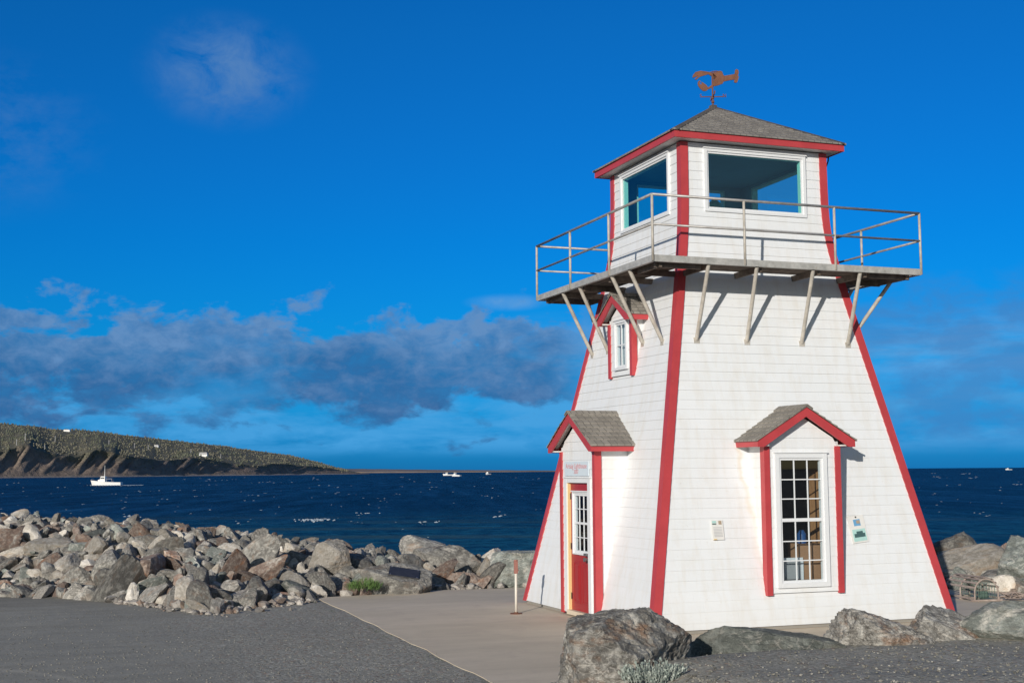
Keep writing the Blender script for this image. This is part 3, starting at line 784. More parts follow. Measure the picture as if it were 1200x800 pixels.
# ------------------------------------------------------------------ rocks
def ico(sub):
    import bmesh
    bm = bmesh.new(); bmesh.ops.create_icosphere(bm, subdivisions=sub, radius=1)
    v = np.array([x.co[:] for x in bm.verts]); f = [tuple(w.index for w in x.verts) for x in bm.faces]; bm.free(); return v, f
ICO4 = ico(4); ICO5 = ico(5); ICO6 = ico(6)
def rock_mesh(name, seed, mat, dims=(1, .8, .65), sub=4, nplanes=15, sharp=26, rough=.035, lobes=None, cuts=None):
    rg = np.random.RandomState(seed); V, Fc = {4: ICO4, 5: ICO5, 6: ICO6}[sub]
    def poly_r(V, npl, lo=.72, hi=1.0, extra=None):
        N = rg.normal(size=(npl, 3)); N /= np.linalg.norm(N, axis=1)[:, None]; H = rg.uniform(lo, hi, npl)
        if extra is not None: N = np.vstack([N, [np.array(e[:3])/np.linalg.norm(e[:3]) for e in extra]]); H = np.append(H, [e[3] for e in extra])
        dots = np.clip(V@N.T, .02, None)/H         # 1/r
        return 1/(np.power(np.power(dots, sharp).sum(1), 1/sharp))
    r = poly_r(V, nplanes, extra=cuts)
    r = np.minimum(r, 1.45)
    P = V*r[:, None]*np.array(dims)
    if lobes:
        for c, d, s in lobes:   # union in a star-shaped sense is replaced by a smooth push
            rr = poly_r(V, 12)*1.0
            Q = V*rr[:, None]*np.array(d)
            D = V@(np.array(c)/np.linalg.norm(c)); w = np.clip((D-.35)/.5, 0, 1)[:, None]; w = w*w*(3-2*w)
            P = P+w*np.array(c)*s
    so = rg.uniform(0, 100, 3)
    out = []
    for p, v in zip(P, V):
        q = Vector(p*1.9/max(dims)+so)
        n1 = mn.fractal(q*1.2, 1.0, 2.1, 3)
        n2 = mn.fractal(q*4.0, .8, 2.2, 4 if sub > 4 else 2)
        n3 = 1-abs(mn.noise(q*2.3))*2
        a1 = abs(mn.noise(q*1.5+Vector((9, 2, 5)))); a2 = abs(mn.noise(q*3.4+Vector((3, 8, 1))))
        crack = max(0, .04-a1)/.04*.9+max(0, .03-a2)/.03*.3
        st = (q.x*.5+q.y*.35+q.z*1.9)*3.1+1.2*n1; st = st-math.floor(st)
        k = 1+rough*(.7*n1+.9*n2)-rough*.85*crack+rough*.75*(st-.5)*(1 if n3 > -.2 else .3)
        out.append(tuple(p*k))
    me = bpy.data.meshes.new(name); me.from_pydata(out, [], Fc); me.materials.append(mat)
    me.polygons.foreach_set('use_smooth', [False]*len(me.polygons)); me.update()
    return me
kinds = {'grey': (GREY, 14), 'brown': (BROWN, 6), 'pale': (PALE, 5), 'green': (GREEN, 4)}
LIB = {}
sd = 11
for kn, (mt, cnt) in kinds.items():
    LIB[kn] = []
    for i in range(cnt):
        rg = random.Random(sd); dims = (1, rg.uniform(.42, .95), rg.uniform(.3, .75))
        LIB[kn].append(rock_mesh('boulder', sd, mt, dims, 4, rg.choice((6, 7, 8, 10)), 70, .028)); sd += 1
rp = random.Random(21)
placed = []
def put_rock(me, x, y, z, r, rot=None, name='boulder', sc3=None):
    o = bpy.data.objects.new(name, me); COL.objects.link(o); o.location = (x, y, z)
    o.rotation_euler = rot or (rp.uniform(-.6, .6), rp.uniform(-.6, .6), rp.uniform(0, 6.28)); o.scale = sc3 or (r, r, r)
    return o
KN = {'grey': 'grey', 'brown': 'rusty brown', 'pale': 'pale quartz', 'green': 'grey green'}
def rock_label(kn, x, y, r, row):
    size = 'large' if r > .5 else ('small' if r < .3 else 'medium')
    rown = ('at the foot', 'low on the face', 'halfway up', 'high on the face', 'along the crest', 'on the seaward slope')[row]
    coln = 'near the lane end' if x < -9.5 else ('across the lane bend' if x < -6.8 else ('left of the plaque boulder' if x < -4.6 else ('behind the plaque boulder' if x < -2.4 else 'beside the tower')))
    return f'{size} {KN[kn]} boulder {rown} of the breakwater, {coln}'
# ---- named boulders first
def hero(px, py, dep, w, h, dims, seed, mat, label, sub=5, rot=(0, 0, 0), z=None, npl=13, rough=.04, cuts=None, lobes=None, group=None):
    c = dpt(px, py, dep)
    me = rock_mesh('boulder', seed, mat, dims, sub, npl+4, 75, rough*.8, lobes, cuts)
    o = put_rock(me, c.x, c.y, c.z if z is None else z, 1, rot)
    tag(o, label, 'boulder', group); placed.append((c.x, c.y, max(dims[0], dims[1])*.9)); return o
RY = -YAW
big = hero(727, 775, 13.9, 0, 0, (.72, .60, .66), 203, HERO, 'big rust streaked boulder standing at the corner of the pad in front', 6, (0, 0, RY), cuts=[(-.15, 0, 1, .78), (-1, 0, .15, .86), (.55, 0, .8, .92)], npl=9, rough=.05)
hero(893, 768, 15.1, 0, 0, (.98, .55, .36), 305, GREEN, 'low humped grey green boulder in front of the lighthouse wall', 6, (0, 0, RY), npl=9, cuts=[(.4, 0, 1, .8)])
hero(1040, 760, 15.3, 0, 0, (.62, .45, .36), 407, HERO, 'dark jagged boulder half buried below the sash window', 6, (0, .05, RY), npl=12, rough=.06)
hero(1108, 753, 15.6, 0, 0, (.50, .36, .30), 409, HERO, 'dark low boulder by the right foot of the lighthouse', 5, (0, .2, RY), npl=12, rough=.06)
hero(1197, 735, 15.6, 0, 0, (.58, .5, .36), 411, GREEN, 'rounded grey green boulder at the right edge of the gravel bank', 5, (0, 0, RY), npl=10)
# seaward right side
hero(1140, 668, 28.0, 0, 0, (.95, .7, .68), 503, GREEN, 'tall rounded grey boulder behind the lobster trap', 5, (0, 0, RY+.3))
hero(1105, 662, 28.8, 0, 0, (.60, .6, .60), 505, GREY, 'grey boulder beside the right edge of the lighthouse', 5, (.1, 0, 1))
hero(1208, 672, 25.6, 0, 0, (.72, .7, .66), 507, GREEN, 'tall grey green boulder at the right frame edge', 5, (0, .1, 2))
hero(1190, 652, 30.5, 0, 0, (.45, .45, .35), 509, BROWN, 'small rust red boulder in the gap behind the right boulders', 5, (0, .1, .4))
hero(1163, 688, 25.8, 0, 0, (.62, .4, .34), 511, GREY, 'flat grey boulder leaning directly behind the lobster trap', 5, (0, -.25, RY))
hero(1245, 700, 24, 0, 0, (.7, .6, .5), 513, GREY, 'grey boulder past the right frame edge', 5)
# left: boulder with the plaque, green block beside the tower
pb = hero(467, 687, 25.6, 0, 0, (.72, .48, .50), 601, GREY, 'grey boulder carrying a dark plaque at the pad corner', 5, (0, .0, RY), cuts=[(.25, -.35, 1, .60), (1, 0, 0, .9)], npl=9)
hero(603, 668, 27.2, 0, 0, (.62, .50, .46), 603, GREEN, 'square grey green block beside the left edge of the lighthouse', 5, (0, .0, RY), cuts=[(0, 0, 1, .85), (-1, 0, 0, .8), (0, -1, 0, .85)], npl=6)
hero(530, 662, 28.0, 0, 0, (.74, .5, .42), 605, GREY, 'wide grey boulder behind the plaque boulder', 5, (0, .15, RY))
hero(500, 648, 29.6, 0, 0, (.70, .45, .32), 607, GREY, 'long grey boulder on the crest above the plaque boulder', 5, (0, .0, RY))
hero(388, 655, 27.0, 0, 0, (.42, .36, .42), 609, PALE, 'pale faced boulder left of the plaque boulder', 5, (0, .0, RY))
hero(578, 660, 29.0, 0, 0, (.30, .3, .32), 611, PALE, 'rust stained white boulder above the green block', 5)
hero(545, 680, 26.9, 0, 0, (.33, .28, .20), 613, BROWN, 'pinkish boulder between the plaque boulder and the green block', 5)

ntry = 0; recs = []
while ntry < 40000 and len(recs) < 1300:
    ntry += 1
    x = rp.uniform(-22, 0.4) if rp.random() < .9 else rp.uniform(5.3, 10.5)
    yb, yc = lerp_t(x, BASE), lerp_t(x, CREST)
    y = rp.uniform(yb-.05, yc+1.5)
    t = (y-yb)/(yc-yb)
    r = min(.55, .15+rp.expovariate(1/(.09 if x < -5 else .14)))
    if t < .1: r = min(r, .30)
    if t > .62: r = min(r, .25 if x < -4 else .23)
    if y > yc+.5 and rp.random() < .5: continue
    if x < -13.5 and r < .22: continue
    if math.hypot(x+4.0, y-5.0) < .9: continue
    if any(math.hypot(x-a, y-b) < (r+c)*.58 for a, b, c in placed): continue
    placed.append((x, y, r)); recs.append((x, y, r, t, yc))
recs.sort(key=lambda q: -q[2]/math.hypot(q[0]-CAM.x, q[1]-CAM.y)*(.55 if q[1] > q[4]+.7 else 1)*(.1 if q[0] < -13.6 else 1))
NI = 272
rest = {}
for n_, (x, y, r, t, yc) in enumerate(recs):
    kn = rp.choices(('grey', 'brown', 'pale', 'green'), (.55, .18, .17, .10))[0]
    z = ground_h(x, y)+r*rp.uniform(.10, .36)*(.3 if t > .8 else 1)
    rot = (rp.uniform(-1, 1), rp.uniform(-1, 1), rp.uniform(0, 6.28)); s3 = (r*rp.uniform(1, 1.45), r, r*rp.uniform(.8, 1.3)); me = rp.choice(LIB[kn])
    if n_ < NI:
        o = put_rock(me, x, y, z, r, rot, sc3=s3)
        row = 5 if y > yc+.8 else (4 if t > .82 else 3 if t > .62 else 2 if t > .4 else 1 if t > .15 else 0)
        if x > 5: lab = f"{'large' if r > .5 else 'small' if r < .3 else 'medium'} {KN[kn]} boulder among the rocks right of the lighthouse"
        else: lab = rock_label(kn, x, y, r, row)
        tag(o, lab, 'boulder', 'boulders of the breakwater')
    else: rest.setdefault(kn, []).append((x, y, z, rot, s3))
allv, allf, tone, mi = [], [], [], []
from mathutils import Euler
def small_rock(seed):
    V, Fc = ico(3); rg = np.random.RandomState(seed); N = rg.normal(size=(9, 3)); N /= np.linalg.norm(N, axis=1)[:, None]; H = rg.uniform(.7, 1, 9)
    r = np.minimum(1/np.power(np.power(np.clip(V@N.T, .02, None)/H, 50).sum(1), 1/50), 1.4)
    P = V*r[:, None]*np.array((1, rg.uniform(.5, .95), rg.uniform(.4, .8)))
    return np.array([p*(1+.06*mn.noise(Vector(p*3+seed))+.03*mn.noise(Vector(p*9+seed))) for p in P]), np.array(Fc)
SR = [small_rock(i) for i in range(16)]
tot = 0
for q, kn in enumerate(kinds):
    for (x, y, z, rot, s3) in rest.get(kn, []):
        P, Fc = rp.choice(SR); Mx = np.array(Euler(rot).to_matrix()); W = (P*np.array(s3))@Mx.T+np.array((x, y, z))
        allv.append(W); allf.append(Fc+tot); tot += len(P); tone += [rp.uniform(-.35, .35)]*len(P); mi += [q]*len(Fc)
me = bpy.data.meshes.new('small_boulders'); me.from_pydata(np.vstack(allv).tolist(), [], np.vstack(allf).tolist())
for kn in kinds: me.materials.append(kinds[kn][0])
me.polygons.foreach_set('material_index', mi)
at_ = me.attributes.new('stone_tone', 'FLOAT', 'POINT'); at_.data.foreach_set('value', tone)
o = bpy.data.objects.new('small_boulders', me); COL.objects.link(o)
tag(o, 'smaller broken boulders packed between the large ones of the breakwater', 'boulders', kind='stuff')
print('rocks', len(recs), 'tries', ntry)

# second fill: small rubble between the boulders and along the foot (uncountable)
def rubble(name, pts, mat, label, cat, seed, sub=1):
    V, Fc = ico(sub); rg = np.random.RandomState(seed); m = MB()
    for (x, y, z, r) in pts:
        sc_ = rg.uniform(.6, 1.25, 3)*np.array((1, 1, .7)); th = rg.uniform(0, 6.28); c, s = math.cos(th), math.sin(th)
        W = V*(1+rg.uniform(-.22, .22, (len(V), 1)))*sc_*r; i = len(m.v)
        for w in W: m.v.append((x+w[0]*c-w[1]*s, y+w[0]*s+w[1]*c, z+w[2]))
        m.f += [tuple(i+j for j in f) for f in Fc]
    return tag(m.build(name, mat), label, cat, kind='stuff')
def stone_mat():
    t = NT('loose_stone'); p = t.geo()
    v = t.n('ShaderNodeTexVoronoi'); t.link(p, v.inputs['Vector']); v.inputs['Scale'].default_value = 6
    cs = t.n('ShaderNodeSeparateColor'); t.link(v.outputs['Color'], cs.inputs[0])
    c = t.ramp(cs.outputs[0], [(0, (.13, .125, .12)), (.4, (.23, .21, .19)), (.65, (.24, .17, .13)), (.8, (.33, .30, .27)), (1, (.52, .48, .43))])
    c = t.mix(t.mapr(t.noise(p, 30, 4), .5, .7, 0, .5), c, (.12, .11, .10))
    return t.done(c, .9, 0, t.bump(t.noise(p, 40, 4), .5, .01))
MT['stone'] = stone_mat()
pts = []
for _ in range(1000):
    x = rp.uniform(-13.6, 0.2); yb, yc = lerp_t(x, BASE), lerp_t(x, CREST); y = rp.uniform(yb-.25, yc+.6)
    r = rp.uniform(.05, .17); pts.append((x, y, ground_h(x, y)+r*.35, r))
for _ in range(260):
    x = rp.uniform(5.0, 11); yb, yc = lerp_t(x, BASE), lerp_t(x, CREST); y = rp.uniform(yb-.2, yc+.6); r = rp.uniform(.05, .16); pts.append((x, y, ground_h(x, y)+r*.3, r))
rubble('rubble', pts, MT['stone'], 'broken stone filling the gaps between breakwater boulders', 'rubble', 5)
pts = []
for _ in range(200):
    x = rp.uniform(-9.5, -6.0); yb = lerp_t(x, BASE); y = yb-abs(rp.gauss(0, .35)); r = rp.choice((.02, .03, .04, .05, .08)); pts.append((x, y, ground_h(x, y)+r*.3, r))
rubble('spilled_stones', pts, MT['stone'], 'small stones spilled on the lane along the breakwater foot', 'stones', 6)
# pebbles on the gravel
def pebble_mat():
    t = NT('gravel_pebble'); p = t.geo(); v = t.n('ShaderNodeTexVoronoi'); t.link(p, v.inputs['Vector']); v.inputs['Scale'].default_value = 25
    cs = t.n('ShaderNodeSeparateColor'); t.link(v.outputs['Color'], cs.inputs[0])
    return t.done(t.ramp(cs.outputs[0], [(0, (.10, .095, .08)), (.5, (.20, .19, .16)), (.8, (.26, .245, .21)), (.93, (.30, .285, .25)), (1, (.40, .38, .34))]), .85)
MT['pebble'] = pebble_mat()
pts = []
for _ in range(16000):
    px, py = rp.uniform(-40, 1240), rp.uniform(712, 905)
    g = gpt(px, py, .35 if px > 800 else 0)
    if px > 660: g = gpt(px, py, max(0, ground_h(g.x, g.y)))
    if g.x > -6.15 and g.y > -5.95: continue
    r = rp.choice((.004, .006, .008, .011, .016) if px > 640 else (.004, .005, .006, .008, .011)); pts.append((g.x, g.y, ground_h(g.x, g.y)+r*.35, r))
rubble('gravel_pebbles', pts, MT['pebble'], 'loose pebbles scattered over the dark gravel', 'gravel', 8)

# ------------------------------------------------------------------ plaque, stake, trap, plants
pq = empty('plaque'); tag(pq, 'dark metal plaque lying on the slanted top of a grey boulder', 'plaque')
def plaque():
    import bmesh
    me = pb.data; mw = Matrix.LocRotScale(pb.location, pb.rotation_euler, pb.scale)
    W = [mw@v.co for v in me.vertices]
    ctr = pb.location+cR0*.12-Vector((math.sin(YAW), math.cos(YAW), 0))*.10
    near = [p for p in W if math.hypot(p.x-ctr.x, p.y-ctr.y) < .22 and p.z > pb.location.z]
    A = np.array([[p.x-ctr.x, p.y-ctr.y, 1] for p in near]); bz = np.array([p.z for p in near]); sl_, *_ = np.linalg.lstsq(A, bz, rcond=None)
    n = Vector((-sl_[0], -sl_[1], 1)).normalized(); c = Vector((ctr.x, ctr.y, sl_[2]))+n*(max(0, float((bz-A@sl_).max()))*.5+.004)
    ax = (cR0-n*cR0.dot(n)).normalized(); ay = n.cross(ax)
    pq.location = c
    m = MB(); m.obox((0, 0, 0), ax*.30, ay*.20, n*.014); m.build('plate', MT['plaque'], pq, bevel=.006)
    for sx in (-1, 1):
        for sy in (-1, 1): m = MB(); q_ = ax*.26*sx+ay*.17*sy; m.tube(q_+n*.014, q_+n*.022, .012, 8); m.build('bolt', MT['steel'], pq)
plaque()

st = empty('marker_stake', (-3.363, .941, .004)); tag(st, 'thin white marker stake with a worn red top beside the door', 'stake')
m = MB(); m.tube((0, 0, 0), (0, 0, .66), .021, 12); m.build('pole', MT['stake'], st, smooth=True)
m = MB(); m.box(-.03, .03, -.022, .022, .655, .86); m.tube((0, 0, .86), (0, 0, .88), .034, 12); m.tube((.03, 0, .72), (.05, 0, .70), .01, 8); m.build('head', MT['stake_red'], st, bevel=.006)
m = MB(); m.tube((0, 0, .0), (0, 0, .012), .10, 20); m.tube((0, 0, .012), (0, 0, .03), .032, 12); m.build('base_plate', MT['rust'], st)

def trap():
    a = gpt(1142, 705, .0); b = gpt(1173, 704, .0)
    ex = (b-a); ex.z = 0; ex.normalize(); wdt = .50
    el = Vector((-ex.y, ex.x, 0)); 
    if el.dot(cR0) > 0: el = -el
    root = empty('lobster_trap', (a.x, a.y, .005)); tag(root, 'old half round wooden lobster trap by the right foot of the lighthouse', 'lobster trap')
    Lq = .95
    P = lambda u, l, z: ex*u+el*l+Vector((0, 0, z))
    for l in (0.015, Lq/2, Lq-.015):
        m = MB(); pts = [P(.02, l, .03), P(.02, l, .16)]+[P(wdt/2-(wdt/2-.02)*math.cos(t), l, .16+.23*math.sin(t)) for t in np.linspace(.2, math.pi-.2, 9)]+[P(wdt-.02, l, .16), P(wdt-.02, l, .03)]
        m.path(pts, .014, 8); m.build('hoop', MT['trap'], root)
        m = MB(); m.obox(P(wdt/2, l, .018), ex*(wdt/2+.05 if l < .1 else wdt/2), el*.02, Vector((0, 0, .015))); m.build('cross_bar', MT['trap'], root)
    cnt = 0
    for t in np.linspace(.3, math.pi-.3, 8):
        u = wdt/2-(wdt/2)*math.cos(t); z = .17+.245*math.sin(t)
        nrm = (ex*(-math.cos(t))+Vector((0, 0, math.sin(t)))).normalized(); tg = nrm.cross(el).normalized()
        m = MB(); m.obox(P(u, Lq/2, z), el*Lq/2, tg*.017, nrm*.005); m.build('lath', MT['trap'], root)
    for u in (-.0, wdt):
        for z in (.05,): m = MB(); m.obox(P(u, Lq/2, z), el*Lq/2, ex*.006, Vector((0, 0, .016))); m.build('lath', MT['trap'], root)
    for l in (.03, Lq/2+.02):
        m = MB()
        for i in range(9):
            u = .04+i*(wdt-.08)/8; h = .15+.22*math.sin(math.acos(max(-1, min(1, 1-2*u/wdt)))); m.tube(P(u, l, .03), P(u+.03, l, h), .003, 4); m.tube(P(u+.03, l, .03), P(u, l, h), .003, 4)
        for z in (.1, .17, .24, .31): m.tube(P(.05, l, z), P(wdt-.05, l, z), .003, 4)
        m.build('netting', MT['net'], root)
    m = MB(); m.box(-.07, .07, -.05, .05, 0, .12); o = m.build('bait_box', MT['net'], root, bevel=.01); o.location = P(.32, .22, .035)
    m = MB(); c = P(wdt+.05, .0, .03)
    r2 = random.Random(4)
    for i in range(9):
        q = [c+Vector((r2.uniform(0, .5), r2.uniform(-.15, .25), r2.uniform(0, .12))) for _ in range(5)]; m.path(q, .010, 5)
    m.v = [(v[0]+root.location.x, v[1]+root.location.y, v[2]+root.location.z) for v in m.v]
    tag(m.build('rope', MT['trap']), 'tangled pale rope lying right of the lobster trap', 'rope')
trap()

def leafy(name, c, n, rad, h, leaf, mat, label, cat, seed, up=.6, kind=None):
    r2 = random.Random(seed); m = MB()
    for i in range(n):
        th = r2.uniform(0, 6.28); rr = rad*math.sqrt(r2.random()); base = Vector((rr*math.cos(th), rr*math.sin(th)*.6, 0))
        d = Vector((math.cos(th)*r2.uniform(.1, .7), math.sin(th)*r2.uniform(.1, .7), up+r2.random()*.6)).normalized()
        L = h*r2.uniform(.5, 1.0)*(1-.4*rr/rad); s = d.cross(Vector((r2.uniform(-1, 1), r2.uniform(-1, 1), .2))).normalized()
        for j in range(leaf[2]):
            p = base+d*L*(j+1)/leaf[2]; dd = (d+Vector((r2.uniform(-.9, .9), r2.uniform(-.9, .9), r2.uniform(-.2, .5)))).normalized()
            s = dd.cross(Vector((r2.uniform(-1, 1), r2.uniform(-1, 1), r2.uniform(-1, 1)))).normalized()
            m.poly([p, p+dd*leaf[0]*.5+s*leaf[1], p+dd*leaf[0], p+dd*leaf[0]*.5-s*leaf[1]])
        if leaf[2] > 1: m.tube(base, base+d*L, .003, 4)
    o = m.build(name, mat); o.location = c
    return tag(o, label, cat, kind=kind)
def leaf_mat(name, a, b):
    t = NT(name); p = t.geo(); return t.done(t.mix(t.mapr(t.noise(p, 14, 3), .35, .65), a, b), .7)
MT['silver'] = leaf_mat('silver_leaf', (.22, .27, .24), (.40, .43, .38))
MT['grass'] = leaf_mat('grass_blade', (.06, .13, .03), (.12, .20, .05))
g = dpt(765, 797, 12.9)
leafy('silver_leaved_plant', (g.x, g.y, ground_h(g.x, g.y)+.02), 150, .30, .26, (.035, .009, 6), MT['silver'], 'pale silvery low plant at the base of the big front boulder', 'plant', 5)
g = gpt(427, 698)
leafy('grass_tuft', (g.x, g.y, 0), 700, .26, .30, (.13, .005, 1), MT['grass'], 'bright green grass tuft left of the plaque boulder', 'grass', 6, 1.2)
# weeds along the pad edge
def sparse_grass():
    r2 = random.Random(9); m = MB()
    for _ in range(420):
        y = r2.uniform(-6.2, 5); x = -6.08-.0*y+r2.gauss(0, .035)
        if mn.noise((y*1.3, 0, 2)) < .12: continue
        d = Vector((r2.uniform(-.5, .5), r2.uniform(-.5, .5), 1)).normalized()*r2.uniform(.02, .06); s = Vector((.003, .003, 0))
        p = Vector((x, y, -.01)); m.poly([p-s, p+s, p+d])
    tag(m.build('edge_grass', MT['grass']), 'sparse weeds along the edge of the concrete pad', 'grass', kind='stuff')
sparse_grass()

# ------------------------------------------------------------------ sea
SEA = -2.15
def sea_mat():
    t = NT('sea_water'); p = t.geo()
    d = t.n('ShaderNodeVectorMath'); d.operation = 'DISTANCE'; t.link(p, d.inputs[0]); d.inputs[1].default_value = (-3, 5, SEA)
    dist = d.outputs['Value']
    pr = t.n('ShaderNodeMapping'); pr.vector_type = 'POINT'; t.link(p, pr.inputs[0]); pr.inputs['Rotation'].default_value = (0, 0, .3)
    q = pr.outputs[0]
    big = t.noise(t.vscale(q, (.004, .03, 1)), 1.0, 5, .6); chop = t.noise(t.vscale(q, (.55, .42, 1)), 1.0, 6, .65, dist=.4)
    far = t.noise(t.vscale(q, (.015, .07, 1)), 1.0, 6, .7)
    deep = t.mix(t.mapr(far, .35, .65), (.003, .024, .072), (.007, .048, .125))
    deep = t.mix(t.mapr(chop, .48, .68, 0, .8), deep, (.014, .085, .20))
    st1 = t.noise(t.vscale(q, (.26, .024, 1)), 1.0, 6, .7, dist=.3); st2 = t.noise(t.vscale(q, (.06, .0032, 1)), 1.0, 6, .7)
    deep = t.mix(t.mapr(st1, .46, .62, 0, .85), deep, (.0006, .004, .014)); deep = t.mix(t.mapr(st2, .45, .62, 0, .65), deep, (.001, .008, .026))
    deep = t.mix(t.mapr(st1, .42, .30, 0, .8), deep, (.016, .085, .19))
    near = t.mix(t.mapr(chop, .38, .62), (.001, .016, .045), (.012, .105, .17))
    near = t.mix(t.mapr(t.noise(t.vscale(q, (.02, .12, 1)), 1.0, 4), .53, .62, 0, .7), near, (.045, .085, .075))
    c = t.mix(t.mapr(dist, 55, 150, 1, 0, True), deep, near)
    c = t.mix(t.mapr(big, .52, .7, 0, .4), c, (.001, .008, .030))
    # flecks of foam on breaking crests
    fo = t.noise(t.vscale(q, (.30, .9, 1)), 1.0, 5, .75); gate = t.noise(t.vscale(q, (.03, .08, 1)), 1.0, 3, .6)
    fm = t.math('MULTIPLY', t.mapr(fo, .75, .79, 0, .8), t.mapr(gate, .48, .60, 0, 1))
    c = t.mix(fm, c, (.55, .62, .66))
    w = t.n('ShaderNodeTexWave'); w.wave_type = 'BANDS'; w.bands_direction = 'Y'; t.link(t.vscale(q, (.10, .35, 1)), w.inputs['Vector']); w.inputs['Scale'].default_value = .8; w.inputs['Distortion'].default_value = 6; w.inputs['Detail'].default_value = 4
    n1 = t.bump(w.outputs['Fac'], .8, .25); n2 = t.bump(chop, .9, .7, n1)
    return t.done(c, .42, 0, n2, .03)
MT['sea'] = sea_mat()
m = MB(); X = 50000
xs = [-X, -3000, -300, -60, 0, 60, 300, 3000, X]; ys = [-X, -3000, -300, -60, 0, 60, 300, 3000, X]
m.v = [(x, y, SEA) for y in ys for x in xs]; m.f = [(j*9+i, j*9+i+1, (j+1)*9+i+1, (j+1)*9+i) for j in range(8) for i in range(8)]
tag(m.build('sea', MT['sea']), 'dark navy choppy sea reaching the horizon', 'sea', kind='structure')
# whitecaps: low lumps of broken water
def caps():
    r2 = random.Random(12); m = MB(); V, Fc = ico(2)
    def cap(px, d, L, W, H):
        x, y = pol(px, d); i = len(m.v); so_ = r2.uniform(0, 50)
        for v in V:
            n_ = 1+.9*mn.noise((v.x*1.6+so_, v.y*1.6, v.z)) if hasattr(v, 'x') else 1+.9*mn.noise((v[0]*1.8+so_, v[1]*1.8, v[2]))
            u = cR0*(v[0]*L*n_)+vy*(v[1]*W*n_); m.v.append((x+u.x, y+u.y, SEA+.02+max(-.05, v[2]*H*n_)))
        m.f.extend(tuple(i+j for j in f) for f in Fc)
    for _ in range(330):
        ypx = 5+abs(r2.gauss(0, 1))*34; px = r2.uniform(-30, 1230); d = 4.49*F_PX/ypx
        if d > 1400: d = r2.uniform(500, 1400)
        cl = r2.choice((1, 1, 1, 2, 3))
        for _c in range(cl):
            wpx = r2.uniform(.5, 2.6); L = wpx*d/F_PX*.55; cap(px+r2.gauss(0, 4)*(cl > 1), d*(1+r2.uniform(-.02, .02)), L, L*r2.uniform(.6, 1.4), min(.35, L*.22)*r2.uniform(.4, 1))
    for px0, yy, n_, sp in ((370, 54.5, 60, 22), (500, 58, 6, 22), (585, 52, 4, 8), (425, 47, 5, 25), (160, 47, 4, 20)):
        for _ in range(n_):
            d = 4.49*F_PX/(yy+r2.gauss(0, .7)); L = r2.uniform(.6, 2.6)*d/F_PX*.6; cap(px0+r2.gauss(0, sp*.5), d, L*1.6, L*1.4, .05)
    return m
t = NT('foam'); MT['foam'] = t.done((.34, .40, .46), .8)
tag(caps().build('whitecaps', MT['foam'], smooth=True), 'white flecks of breaking waves on the navy sea', 'foam', kind='stuff')

# ------------------------------------------------------------------ headland
TOP = [(-420, 80), (-200, 68), (-60, 62), (0, 62), (45, 58.5), (60, 55), (75, 54.5), (100, 53.5), (120, 51), (150, 47), (200, 41), (250, 35), (300, 28), (330, 23.5), (350, 20), (370, 14.5), (385, 10), (397, 7), (412, 3.0), (425, .6), (440, 0)]
CL = [(-420, 32), (0, 31), (60, 30), (130, 29), (150, 24), (200, 20), (260, 15), (300, 12), (330, 12), (350, 11), (370, 9), (385, 7), (400, 4), (425, .4), (440, 0)]
D0 = [(-420, 1750), (0, 1950), (150, 2150), (300, 2600), (440, 3300)]
def hill_pt(px, s):
    d0 = lerp_t(px, D0); H = lerp_t(px, TOP); c = min(lerp_t(px, CL)*(1+.38*mn.fractal((px*.019, 1, 4), 1, 2, 3)), H*.8)
    qq = max(0, min(1, (s-.04)/.16)); g = 1-abs(mn.fractal(((px-qq*26)*.030, s*1.2, 3.1), .9, 2.1, 4))*2.0; g += .30*mn.noise(((px-qq*20)*.11, s*14, 1))          # ridged gullies along the cliff
    if s < .04: hp = 1.4*s/.04*min(1, H/8); dd = 40*s/.04
    elif s < .20:
        q = (s-.04)/.16; hp = min(1.4*min(1, H/8)+c*q, H); cm = math.sin(q*math.pi)*.8+.2*q
        dd = 40+50*q+min(1, H/25)*cm*(8+24*max(0, min(1, .55+1.3*mn.noise((px*.012, 2, 7)))))*(g)+ q*px*.0
        hp += 1.2*mn.noise((px*.09, q*4, 8))*min(1, H/20)
    else:
        q = (s-.20)/.80; e = 1-(1-q)**1.7; hp = c+(H-c)*e; dd = 90+q*1100+20*g*(1-q)
        hp += .9*mn.noise((px*.05, q*5, 0))*min(1, H/20)*(1-q*.6)
    d = d0+dd; x, y = pol(px, d); az = math.atan((px-600)/F_PX)
    return x, y, SEA+max(-.5, (hp-.25))*(d*math.cos(az))/F_PX, hp
def hill_mat():
    t = NT('headland_slope'); p = t.geo()
    ul = t.coord('UV'); u, s, _ = t.sep(ul)
    a = t.noise(p, .02, 6, .65); b = t.noise(p, .09, 5, .7)
    grass = t.mix(t.mapr(a, .35, .65), (.14, .135, .095), (.20, .18, .135))
    grass = t.mix(t.mapr(b, .45, .7, 0, .5), grass, (.09, .098, .065))
    cliff = t.mix(t.mapr(t.noise(t.vscale(p, (.03, .03, .05)), 1, 6, .7), .35, .65), (.20, .155, .13), (.31, .245, .20))
    cliff = t.mix(t.mapr(b, .5, .7, 0, .5), cliff, (.10, .09, .06))
    m_ = t.mapr(t.math('ADD', s, t.math('MULTIPLY_ADD', t.noise(p, .012, 5, .7), .34, -.17)), .13, .20)
    c = t.mix(m_, cliff, grass); c = t.mix(t.mapr(s, .03, .045, 1, 0), c, (.30, .27, .25))
    return t.done(c, .95, 0, t.bump(b, 1, 4), .1)
MT['hill'] = hill_mat()
m = MB(); pxs = list(np.arange(-420, 441, 1.6)); ss = [0, .02, .04]+list(np.linspace(.05, .20, 18))+list(np.linspace(.24, 1, 26))
for s in ss:
    for px in pxs: x, y, z, _ = hill_pt(px, s); m.v.append((x, y, z))
nx = len(pxs)
